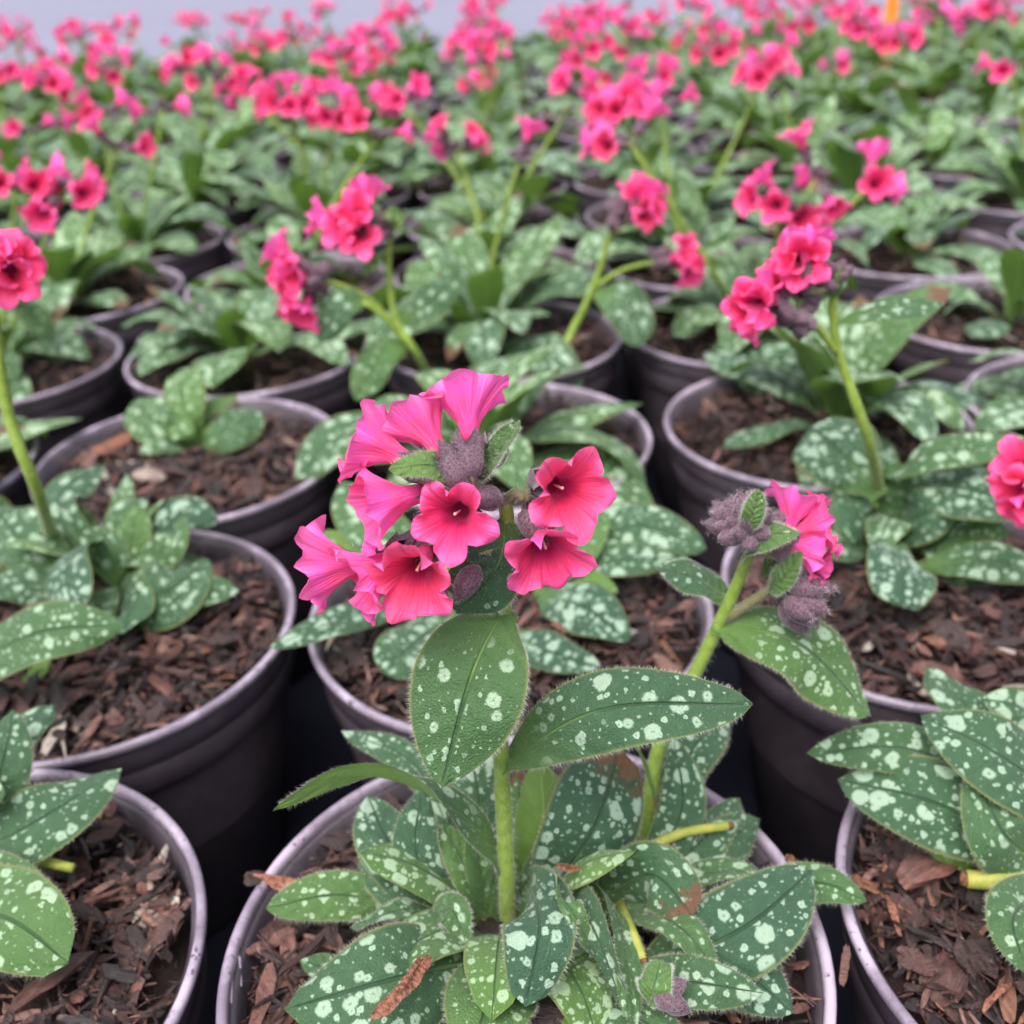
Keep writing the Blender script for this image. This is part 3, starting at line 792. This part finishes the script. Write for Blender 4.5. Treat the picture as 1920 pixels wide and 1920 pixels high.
for b, m_, t, w_, nr, kw in (
    ((1335, 1172, .246), (1495, 1205, .238), (1632, 1342, .232), 150, (.35, -.62, .7), dict(y=.42, sp=.6, hairs=5, fold=.14, pw=.25, n=24, c=4)),
    ((1372, 1128, .247), (1310, 1086, .250), (1232, 1066, .252), 74, (0, -.35, .9), dict(y=.1, sp=.35, hairs=3, fold=.25)),
    ((1392, 1050, .243), (1432, 1005, .236), (1502, 1000, .232), 66, (-.2, -.3, .9), dict(y=.5, sp=.1, hairs=5, fold=.2)),
    ((1442, 1112, .239), (1468, 1085, .235), (1504, 1034, .234), 48, (-.6, -.6, .4), dict(y=.6, sp=.0, hairs=3, fold=.5)),
    ((1398, 1000, .236), (1412, 962, .234), (1424, 916, .235), 42, (-.2, -.9, .3), dict(y=.6, sp=.0, hairs=3, fold=.4)),
    ((1430, 1080, .245), (1460, 1060, .246), (1500, 1070, .246), 60, (.2, -.8, .5), dict(y=.1, sp=.1, fold=.2))):
    leaf(A, b, m_, t, w_, nr, mode='Y', **kw)
# bark splinters of its own: one poking over the rim, one fallen on a leaf
def shard_geo(L, W, T, seed, nr=16, nc=10):      # a torn strip of bark with grain ridges
    V, F = [], []; rng = random.Random(seed); bend = rng.uniform(-.08, .08) * L
    gr = [rng.uniform(.72, 1.2) for _ in range(nc)]; tp = [rng.uniform(0, .16) for _ in range(nc)]; tq = [rng.uniform(0, .16) for _ in range(nc)]
    for i in range(nr):
        t = i / (nr - 1)
        for j in range(nc):
            a = 6.283 * j / nc; tt = tp[j] + (1 - tp[j] - tq[j]) * t
            k = gr[j] * (.8 + .35 * noise.noise((tt * 5, j * 1.7, seed))) * (.45 + .55 * min(1, 7 * t, 7 * (1 - t)))
            V.append(Vector(((tt - .5) * L, math.cos(a) * W * .5 * k + bend * math.sin(3.1 * tt), math.sin(a) * T * .5 * k + .1 * W * noise.noise((tt * 4, seed, 2.)))))
    for i in range(nr - 1):
        for j in range(nc):
            q = (j + 1) % nc; F.append((i * nc + j, i * nc + q, (i + 1) * nc + q, (i + 1) * nc + j))
    F.append(tuple(range(nc - 1, -1, -1))); F.append(tuple(range((nr - 1) * nc, nr * nc)))
    return V, F
def splinter(pl, p0, p1, w_, name, mat=M_WOOD, seed=1, th=.3):
    a, b = p0, p1; L = (b - a).length; rng = random.Random(seed); V, F = shard_geo(L, w_, w_ * th, seed)
    x = (b - a).normalized(); up = Vector((0, -.3, 1)); y = up.cross(x).normalized(); z = x.cross(y); c = (a + b) / 2 - pl['o']
    return mobj(name, mesh(name, [c + x * v.x + y * v.y + z * v.z for v in V], F, mat, smooth=False), pl['e'])
splinter(A, PH(470, 1640, .2), PH(690, 1662, .1), .0046, 'bark_splinter', seed=4)
splinter(A, PH(455, 1650, .15), PH(520, 1650, -.2), .006, 'bark_splinter', M_BARK, seed=5)
splinter(A, PH(690, 1912, 2.2), PH(812, 1786, 1.9), .0036, 'bark_splinter', seed=8)
splinter(A, PH(745, 1858, 2.3), PH(790, 1790, 2.0), .0018, 'bark_splinter', seed=9)
splinter(A, PH(1040, 1622, 3.0), PH(1088, 1632, 2.8), .0028, 'bark_splinter', M_BROWN, seed=10)
splinter(A, PH(1590, 1770, .1), PH(1578, 1850, .2), .0028, 'bark_splinter', M_BARK, seed=11)
splinter(A, PH(1478, 1600, .5), PH(1500, 1660, .3), .0035, 'bark_splinter', M_BROWN, seed=12)
for (c0, c1, c2, c3) in (((1560, 1940), (1556, 1812), (1542, 1800), (1520, 1750)), ((432, 1960), (436, 1812), (448, 1790), (452, 1850))):
    stem(A, [PH(*c0, -.5), PH(*c1, -.25), PH(*c2, -.3), PH(*c3, -.5)], .0004, .0004, M_RIM, name='label_slot', n=10, k=6)


# ------------------------------------------------------------------ its neighbours, leaf by leaf
NEAR = 'lungwort pots around the plant in focus'
def leaves(pl, rows):
    for b, m_, t, w_, nr, kw in rows: leaf(pl, b, m_, t, w_, nr, **kw)
N1, N2, N3 = (0, -.5, .85), (.3, -.5, .8), (-.3, -.5, .8)
FC = (0, -.85, .5)
Dp = plant(*cell(-1, 0), 'flowerless lungwort with long spotted leaves and a yellowed leaf stub over coarse bark', NEAR, 0)
leaves(Dp, (
    ((-120, 1640, -.5), (60, 1545, 1.8), (228, 1440, 2.0), 142, (-.3, -.6, .7), dict(y=.1, sp=.6, pet=.1, n=22, c=4, hairs=2)),
    ((-120, 1640, -.4), (20, 1640, 1.6), (98, 1692, 1.2), 84, (0, -.3, .9), dict(y=.3, sp=.6, fold=.5, hairs=2)),
    ((-160, 1690, -.3), (10, 1720, 1.6), (128, 1806, 1.0), 190, (.2, -.55, .8), dict(y=.45, sp=.65, n=22, c=4, hairs=4, blunt=.55)),
    ((-80, 1640, 0), (0, 1450, 2.8), (25, 1330, 3.6), 110, (.3, -.8, .4), dict(y=.1, sp=.5, hairs=2)),
    ((-60, 1600, 0), (30, 1390, 2.4), (104, 1322, 2.6), 100, (-.2, -.6, .7), dict(y=.05, sp=.8)),
    ((-120, 1560, .4), (-60, 1490, 2.6), (10, 1490, 3.0), 100, (-.2, -.6, .7), dict(y=.2, sp=.5))))
stem(Dp, [PH(-40, 1630, .2), PH(60, 1615, .6), PH(138, 1628, .5)], .002, .0014, M_DEAD, name='cut_stalk')
stem(Dp, [PH(-60, 1625, .0), PH(40, 1580, .3), PH(105, 1560, .3)], .002, .0012, M_DEAD, name='cut_stalk')
Ep = plant(*cell(1, 0), 'flowerless lungwort with broad silver-spotted leaves and a cut yellow stalk on bark', NEAR, 0)
leaves(Ep, (
    ((1960, 1530, -.2), (1720, 1408, 2.6), (1512, 1412, 2.4), 104, (.1, -.6, .8), dict(y=.15, sp=.75, pet=.1, n=22, c=4, hairs=2)),
    ((1990, 1640, -.2), (1770, 1512, 1.8), (1570, 1462, 1.6), 168, (.1, -.6, .75), dict(y=.08, sp=.8, pet=.1, n=22, c=4, hairs=3)),
    ((2060, 1560, .2), (1880, 1420, 3.4), (1726, 1342, 3.6), 170, (.2, -.65, .7), dict(y=.08, sp=.8, n=22, c=4, hairs=2)),
    ((1960, 1480, .2), (1810, 1322, 2.2), (1738, 1252, 2.4), 112, (.2, -.6, .7), dict(y=.1, sp=.85)),
    ((2010, 1420, .2), (1920, 1330, 2.8), (1840, 1310, 3.0), 90, (.1, -.6, .7), dict(y=.1, sp=.85)),
    ((1970, 1640, -.2), (1880, 1560, 1.8), (1830, 1440, 2.6), 150, (.1, -.8, .5), dict(y=.2, sp=.5, hairs=2)),
    ((1970, 1660, -.4), (1900, 1720, 1.2), (1930, 1830, .8), 110, (-.4, -.6, .6), dict(y=.25, sp=.45, hairs=4)),
    ((1960, 1620, -.6), (1830, 1600, .2), (1735, 1582, .4), 76, (0, -.7, .6), dict(y=1., sp=.0, blunt=.5))))
st = stem(Ep, [PH(1990, 1645, -.3), PH(1890, 1652, .2), PH(1812, 1648, .2)], .0034, .0026, M_DEAD, name='cut_stalk')
stem(Ep, [PH(1814, 1648, .2), PH(1800, 1645, .2)], .0026, .002, M_BROWN, name='withered_end', parent=st, n=2)
splinter(Ep, PH(1670, 1560, -.4), PH(1690, 1760, -.3), .0032, 'bark_splinter', seed=21)
splinter(Ep, PH(1680, 1780, -.2), PH(1760, 1830, -.2), .0085, 'bark_splinter', M_BARK, seed=22, th=.4)
splinter(Ep, PH(1790, 1800, -.2), PH(1880, 1800, -.2), .011, 'bark_splinter', M_BARK, seed=23, th=.5)
splinter(Ep, PH(1840, 1900, -.2), PH(1900, 1840, -.2), .002, 'bark_splinter', seed=24)
splinter(Ep, PH(1590, 1640, -.5), PH(1690, 1690, -.4), .0036, 'bark_splinter', M_BROWN, seed=25)
B = plant(*cell(-1, 1), 'lungwort with dense spotted rosette and one tall bare stem beside a purple-rimmed pot edge', NEAR, 0)
leaves(B, (
    ((-120, 1290, .2), (60, 1190, 3.0), (234, 1172, 3.0), 128, (0, -.6, .8), dict(y=.25, sp=.65, n=22, c=4, hairs=2)),
    ((220, 1120, -.4), (310, 1110, 1.2), (392, 1050, 1.6), 140, (-.3, -.75, .5), dict(y=.12, sp=.55)),
    ((240, 1110, -.3), (360, 1105, .9), (448, 1108, .8), 86, (.1, -.6, .7), dict(y=.12, sp=.65)),
    ((180, 1000, 1.2), (125, 1060, 2.2), (140, 1148, 1.6), 118, (-.1, -.85, .5), dict(y=.0, sp=.85, blunt=.5)),
    ((150, 1080, 0), (40, 1010, 2.0), (-10, 950, 2.4), 120, (.3, -.8, .5), dict(y=.15, sp=.7)),
    ((200, 1080, 0), (110, 945, 2.8), (196, 870, 3.6), 96, (-.4, -.75, .4), dict(y=.05, sp=.75)),
    ((230, 1080, 0), (230, 980, 2.2), (275, 935, 2.8), 80, (-.2, -.8, .5), dict(y=.2, sp=.7)),
    ((240, 1080, 0), (330, 970, 2.2), (410, 975, 2.0), 92, (.1, -.6, .8), dict(y=.0, sp=.85)),
    ((235, 1085, 0), (320, 1020, 2.0), (345, 965, 2.6), 74, (-.4, -.7, .4), dict(y=.3, sp=.5)),
    ((225, 1090, 0), (250, 1000, 2.0), (245, 945, 2.8), 70, (0, -.85, .4), dict(y=.5, sp=.2)),
    ((215, 1100, 0), (200, 1030, 1.6), (150, 1000, 2.2), 80, (.2, -.7, .6), dict(y=.25, sp=.6)),
    ((225, 1110, -.2), (240, 1140, .6), (235, 1185, .5), 120, (0, -.85, .5), dict(y=.1, sp=.3)),
    ((150, 1110, -.3), (40, 1095, .6), (-40, 1120, .6), 80, (0, -.5, .8), dict(y=.1, sp=.7)),
    ((100, 1200, -.8), (60, 1270, -.2), (40, 1310, -.4), 46, (0, -.7, .6), dict(y=1., sp=0., dry=1.))))
c_ = PH(215, 1085, -.8) - B['o']; rosette(B, 10, .72, c_.x, c_.y, .25, zb=.1225)
bt = PY(-18, 545, .372)
stem(B, [PH(100, 1020, .5), PY(70, 920, .37), PY(15, 775, .37), bt], .0028, .002, n=14)
for cx, cy, Y, d in ((8, 468, .372, (.2, -.2, .9)), (36, 500, .366, (.75, -.55, .2)), (-20, 480, .365, (-.3, -.6, .6)), (14, 520, .360, (.2, -.9, -.2))):
    flower(B, PY(cx, cy, Y), d, bt, 1.05, fine=False)
for k in range(9): bud(B, bt, Vector((rnd(-.5, .9), rnd(-.8, .3), rnd(-.6, .6))), 1.2, False)
F = plant(*cell(0, 1), 'low flowerless lungwort half hidden behind the big coral-pink flower cluster', NEAR, 1)
leaves(F, (
    ((1020, 1080, .0), (1180, 985, 2.0), (1325, 1030, 1.6), 110, (.1, -.6, .8), dict(y=.1, sp=.85)),
    ((1020, 1080, .0), (1150, 1050, 1.2), (1290, 1046, 1.2), 70, (.1, -.6, .8), dict(y=.1, sp=.8)),
    ((1000, 1110, -.2), (1100, 1140, .8), (1180, 1202, .4), 112, (.1, -.65, .7), dict(y=.0, sp=.85)),
    ((870, 1130, -.2), (770, 1210, .6), (715, 1262, .4), 118, (-.1, -.6, .7), dict(y=.1, sp=.85, blunt=.45)),
    ((800, 1120, .2), (630, 1165, 1.4), (504, 1216, 1.4), 66, (0, -.5, .8), dict(y=.05, sp=.8)),
    ((940, 1180, -.2), (1040, 1225, .6), (1126, 1250, .4), 84, (0, -.5, .8), dict(y=.0, sp=.95)),
    ((850, 1080, .0), (700, 990, 2.0), (640, 900, 2.6), 110, (.2, -.7, .6), dict(y=.3, sp=.6)),
    ((960, 1080, .0), (1060, 1040, 1.6), (1140, 960, 2.4), 90, (-.3, -.7, .5), dict(y=.5, sp=.2)),
    ((900, 1080, .0), (640, 1010, 1.6), (590, 1010, 1.8), 50, (.0, -.5, .8), dict(y=.8, sp=.1)),
    ((960, 1090, .0), (1080, 1085, .6), (1160, 1110, .5), 60, (0, -.5, .8), dict(y=.7, sp=.2))))
G = plant(*cell(1, 1), 'lungwort with round silvery leaves and a tall stem of coral-pink flowers and dark buds', NEAR, 1)
leaves(G, (
    ((1650, 930, 2.6), (1580, 850, 4.0), (1520, 800, 4.4), 158, (-.1, -.75, .6), dict(y=.1, sp=.8, blunt=.4, pw=.3)),
    ((1655, 935, 1.0), (1730, 855, 4.4), (1960, 832, 5.0), 80, (0, -.5, .85), dict(y=.25, sp=.75, pw=.25)),
    ((1660, 1000, .8), (1690, 1065, 1.6), (1690, 1138, 1.0), 130, (0, -.75, .6), dict(y=.0, sp=.9, blunt=.4)),
    ((1720, 1060, .0), (1860, 1050, 1.2), (1990, 1090, .8), 84, (0, -.6, .8), dict(y=.15, sp=.8)),
    ((1660, 990, .2), (1730, 965, 2.0), (1800, 930, 2.8), 110, (-.2, -.7, .6), dict(y=.08, sp=.6)),
    ((1640, 1000, .2), (1610, 970, 1.8), (1590, 900, 2.8), 110, (.2, -.8, .5), dict(y=.1, sp=.5)),
    ((1720, 1010, .2), (1790, 950, 2.2), (1830, 890, 3.0), 90, (-.3, -.7, .5), dict(y=.1, sp=.7)),
    ((1760, 1010, .2), (1840, 985, 1.6), (1890, 1010, 1.4), 70, (0, -.6, .7), dict(y=.4, sp=.6, fold=.4)),
    ((1640, 1020, .0), (1560, 1020, 1.2), (1520, 1040, 1.0), 80, (.1, -.6, .7), dict(y=.1, sp=.8)),
    ((1700, 1020, .0), (1770, 1010, .8), (1830, 1040, .8), 90, (0, -.7, .7), dict(y=.3, sp=.3)),
    ((1660, 900, 2.0), (1830, 920, 3.2), (1960, 960, 2.6), 130, (.1, -.6, .7), dict(y=.05, sp=.9)),
    ((1640, 1010, .0), (1700, 930, 2.2), (1660, 870, 3.4), 90, (0, -.8, .4), dict(y=.3, sp=.4))))
c_ = PH(1680, 1000, -.8) - G['o']; rosette(G, 9, .75, c_.x, c_.y, .2, zb=.1225)
stem(G, [PH(1655, 960, .4), PY(1630, 830, .375), PY(1578, 680, .375), PY(1562, 600, .375), PY(1565, 530, .375)], .0027, .0016, n=16)
g2 = PY(1500, 590, .370)
stem(G, [PY(1572, 665, .375), PY(1530, 610, .372), g2], .0016, .0012, name='flower_stalk', n=6)
g3 = PY(1562, 525, .375)
for cx, cy, Y, d in ((1408, 575, .362, (-.55, -.75, .1)), (1400, 600, .366, (-.8, -.3, -.4)), (1420, 530, .37, (-.6, .2, .6)), (1462, 512, .372, (-.7, .0, .5)), (1488, 480, .373, (-.5, -.4, .7)), (1515, 450, .376, (.1, .5, .8)), (1505, 490, .366, (-.2, -.9, .1))):
    flower(G, PY(cx, cy, Y), d, g2 if cy > 520 else g3, 1.08, fine=False)
for k in range(9): bud(G, g3, Vector((rnd(-.3, .8), rnd(-.7, .3), rnd(-.3, .9))), 1.1, False)
for k in range(9): bud(G, g2, Vector((rnd(-.9, .4), rnd(-.9, .3), rnd(-.6, .5))), 1.2, False)
leaf(G, (1570, 605, .375), (1655, 580, .372), (1770, 570, .372), 60, (0, -.5, .85), y=.2, sp=.6, mode='Y')
leaf(G, (1562, 560, .372), (1575, 530, .369), (1580, 500, .370), 30, (0, -.9, .3), y=.5, sp=.0, mode='Y')
Cp = plant(*cell(-1, 2), 'small young lungwort with five round leaves alone in a wide pot of bark', NEAR, 1)
leaves(Cp, (
    ((360, 830, -.3), (345, 770, 1.8), (335, 695, 3.0), 92, (0, -.85, .4), dict(y=.5, sp=.55, blunt=.42)),
    ((350, 835, -.3), (300, 800, 1.2), (250, 752, 2.0), 96, (.2, -.8, .5), dict(y=.3, sp=.6, blunt=.5)),
    ((370, 835, -.3), (430, 805, .9), (486, 772, 1.2), 86, (0, -.75, .6), dict(y=.2, sp=.5, blunt=.5)),
    ((350, 840, -.3), (310, 835, .5), (258, 846, .6), 40, (0, -.5, .8), dict(y=.3, sp=.7)),
    ((365, 840, -.3), (385, 770, 1.2), (450, 742, 1.4), 34, (0, -.6, .7), dict(y=.6, sp=.2)),
    ((360, 840, -.3), (345, 815, .8), (320, 770, 1.6), 50, (0, -.8, .5), dict(y=.5, sp=.5))))
splinter(Cp, PH(170, 850, -.1), PH(250, 810, .2), .012, 'bark_splinter', seed=31, th=.25)

done = {(0, 0), (-1, 0), (1, 0), (-1, 1), (0, 1), (1, 1), (-1, 2)}
# flower heads that can be picked out of the blur: head px, height (cm) over the rim, number of flowers, cell
SPOT = {}
for px, py, n in ((1470, 385, 7), (1625, 355, 3), (1530, 335, 2), (30, 350, 6), (120, 355, 4), (545, 205, 9), (630, 215, 9), (460, 165, 6), (755, 195, 7), (1160, 215, 9), (1080, 180, 6),
          (1215, 150, 8), (1180, 270, 4), (1240, 210, 4), (100, 170, 9), (190, 215, 4), (305, 205, 2), (220, 280, 2), (1450, 115, 9), (1425, 155, 4), (1345, 100, 7), (1895, 130, 3),
          (975, 300, 1), (705, 260, 2), (910, 110, 5), (1110, 100, 8), (350, 125, 9), (210, 125, 7), (1690, 80, 9), (1610, 50, 8)):
    top = PH(px, py, 11); j = max(3, round((top.y - Y0) / DY)); top = PY(px, py, Y0 + DY * j + rnd(-.02, .02)); i = round((top.x - X0) / DX)
    SPOT.setdefault((i, j), []).append((top, n, None, 0))
def forked(pl):                        # two clusters on a stem that forks half way
    f = PY(742, 600, .56); t2 = PY(735, 425, .565); t1 = PY(600, 520, .55)
    stem(pl, [PH(822, 745, -.6), PY(780, 660, .555), f, PY(728, 500, .565), t2], .0028, .0016, n=14)
    stem(pl, [PY(752, 625, .558), PY(690, 560, .555), t1], .002, .0013, name='flower_stalk', n=8)
    stem(pl, [PY(765, 650, .556), PY(715, 590, .55), PY(680, 565, .55)], .0017, .0013, name='flower_stalk', n=6)
    for cx, cy, Y, d in ((690, 352, .566, (.1, .5, .8)), (650, 385, .56, (-.5, .2, .8)), (592, 408, .56, (-.9, .1, .3)), (640, 425, .55, (-.3, -.7, .4)), (672, 440, .545, (-.1, -.9, .0)), (665, 395, .55, (-.2, -.6, .7)),
                         (518, 462, .55, (-.8, .2, .6)), (520, 505, .545, (-.8, -.3, .2)), (535, 548, .545, (-.7, -.5, -.2)), (565, 590, .54, (-.3, -.7, -.5)), (545, 520, .54, (-.6, -.7, .1))):
        flower(pl, PY(cx, cy, Y), d, t1 if cx < 580 else t2, 1.2, fine=False)
    for t in (t1, t2):
        for k in range(12): bud(pl, t, Vector((rnd(-.7, .7), rnd(-.8, .4), rnd(-.5, .8))), 1.35, False)
    for b, m_, t, w_, y_ in (((738, 432, .56), (738, 415, .556), (738, 385, .556), 40, .7), ((742, 605, .56), (800, 570, .555), (868, 512, .555), 70, .15), ((690, 570, .55), (640, 570, .545), (598, 640, .54), 74, .1), ((765, 650, .556), (710, 670, .548), (668, 752, .54), 76, .35), ((715, 480, .56), (700, 490, .555), (680, 505, .555), 36, .5)):
        leaf(pl, b, m_, t, w_, (0, -.7, .6), y=y_, sp=.4, mode='Y')
def leaning(pl):                       # a stem leaning right with a side branch
    f = PY(1112, 540, .665); t2 = PY(1155, 405, .66); t1 = PY(1235, 490, .65)
    stem(pl, [PH(1036, 700, -.6), PY(1068, 630, .665), f, t2], .003, .0018, n=12)
    stem(pl, [f, PY(1170, 505, .66), t1], .0018, .0014, name='flower_stalk', n=6)
    for cx, cy, Y, d in ((1188, 350, .66, (.1, .3, .9)), (1222, 345, .655, (.5, .1, .8)), (1228, 385, .65, (.8, -.5, .2)), (1215, 398, .645, (.5, -.8, -.1)), (1200, 372, .65, (.3, -.6, .6))):
        flower(pl, PY(cx, cy, Y), d, t2, 1.25, fine=False)
    for cx, cy, Y, d in ((1288, 475, .64, (.7, -.5, .4)), (1296, 510, .64, (.6, -.7, -.3))): flower(pl, PY(cx, cy, Y), d, t1, 1.3, fine=False)
    for t in (t1, t2):
        for k in range(10): bud(pl, t, Vector((rnd(-.4, .9), rnd(-.8, .4), rnd(-.5, .7))), 1.45, False)
    leaf(pl, (1112, 545, .665), (1175, 570, .65), (1200, 650, .635), 100, (.2, -.7, .6), y=.15, sp=.6, mode='Y')
def edge_flowers(pl):
    t = PY(1960, 930, .34)
    stem(pl, [PH(2010, 1050, -.5), PY(1990, 990, .345), t], .0024, .0018, n=8)
    for cx, cy, Y, d in ((1912, 868, .338, (-.5, -.4, .7)), (1908, 925, .332, (-.8, -.5, -.1)), (1925, 955, .33, (-.4, -.7, -.5))): flower(pl, PY(cx, cy, Y), d, t, 1.1, fine=False)
BESPOKE = {(0, 2): forked, (0, 3): leaning, (2, 1): edge_flowers}
ORD = 'zero first second third fourth fifth sixth seventh eighth ninth'.split()
NUM = 'no one two three four five six'.split()
def label_for(j, n):
    row = f'in the {ORD[j]} row behind the focused plant' if j < 10 else 'in the last rows before the pale concrete floor'
    if n == 0: return f'flowerless spotted-leaved lungwort {row}', 'flowerless lungworts in the rows behind'
    return f'lungwort with {NUM[min(n, 6)]} pink flower head{"s" if n > 1 else ""} {row}', 'flowering lungworts in the rows behind'
MIDL = {(0, 2): 'lungwort with a forked stem leaning left under two pink clusters behind the focused plant',
        (1, 2): 'bushy dark-leaved lungwort filling the left half of its wide bark-topped pot',
        (0, 3): 'lungwort whose stem leans right and forks to two small coral clusters of flowers',
        (-1, 3): 'bushy flowerless lungwort with pale arching leaves in the pot behind the small young one',
        (-2, 2): 'lungwort cut by the frame whose rim shows beside the small young plant',
        (2, 2): 'small leafy lungwort at the frame edge beyond the bushy dark-leaved one',
        (2, 1): 'lungwort with pink flowers entering past the frame beside the round silvery leaves'}
ROWS = 15
for j in range(1, ROWS + 1):
    y = Y0 + DY * j; half = (y * 1.02 + .12) * .50 + .05
    for i in range(-12, 13):
        x = X0 + DX * i
        # keep what the frame can show (it leans three degrees)
        if (abs(x) > half + .04 and (i, j) != (2, 1)) or (i, j) in done: continue
        random.seed(i * 131 + j * 17 + 5)
        tier = 2 if j <= 3 else 3 if j <= 6 else 4
        far = j >= 6
        spots_ = SPOT.get((i, j), [])
        nst = 0
        if (i, j) in BESPOKE: nst = 0
        elif j >= 4 and not spots_: nst = random.choice((0, 0, 1, 1, 1, 2) if j < 8 else (0, 1, 1, 2, 2, 3))
        elif j >= 8: nst = random.choice((0, 1))
        if i >= 2 and 3 <= j <= 6: nst = 0
        lab, grp = label_for(j, len(spots_) + nst)
        if (i, j) in MIDL: lab, grp = MIDL[(i, j)], NEAR
        pl = plant(x + rnd(-.0015, .0015), y + rnd(-.0015, .0015), lab, grp, tier)
        cx, cy = rnd(-.018, .018), rnd(-.018, .018)
        nl = random.randint(18, 25) if not far else random.randint(17, 21)
        big = rnd(1.25, 1.55)
        if i >= 2 and j in (2, 3, 4): nl -= 8; big *= .85
        rosette(pl, nl, big, cx, cy, rnd(.05, .25))
        if (i, j) in BESPOKE: BESPOKE[(i, j)](pl)
        for top, n, d, _b in spots_:
            b = pl['o'] + Vector((cx + rnd(-.008, .008), cy + rnd(-.008, .008), .118))
            stalk(pl, b, top, n, far, False, 2, s=1.12)
        for k in range(nst):
            a = rnd(0, 6.28); r = rnd(.01, .05); b = pl['o'] + Vector((cx, cy, .118))
            stalk(pl, b, b + Vector((math.cos(a) * r, math.sin(a) * r, rnd(.07, .135))), random.randint(2, 7), far, False, 2, s=rnd(.9, 1.1))
# ------------------------------------------------------------------ a nursery tag far back
tp = PY(1672, 22, 2.0)
tv = [Vector((sx * wd, 0, zz)) for zz, wd in ((-.20, .001), (-.14, .009), (0, .011), (.03, .011), (.042, .006)) for sx in (-1, 1)]
tv += [v + Vector((0, .0012, 0)) for v in tv]
tf = []
for k in range(4):
    a = 2 * k; tf += [(a, a + 1, a + 3, a + 2), (a + 10, a + 12, a + 13, a + 11), (a, a + 2, a + 12, a + 10), (a + 1, a + 11, a + 13, a + 3)]
tf += [(0, 10, 11, 1), (8, 9, 19, 18)]
tg = mobj('plant_tag', mesh('plant_tag', tv, tf, M_TAG, smooth=False)); tg.location = tp
tg['label'] = 'orange plastic plant tag standing up among the far rows of pots'; tg['category'] = 'tag'
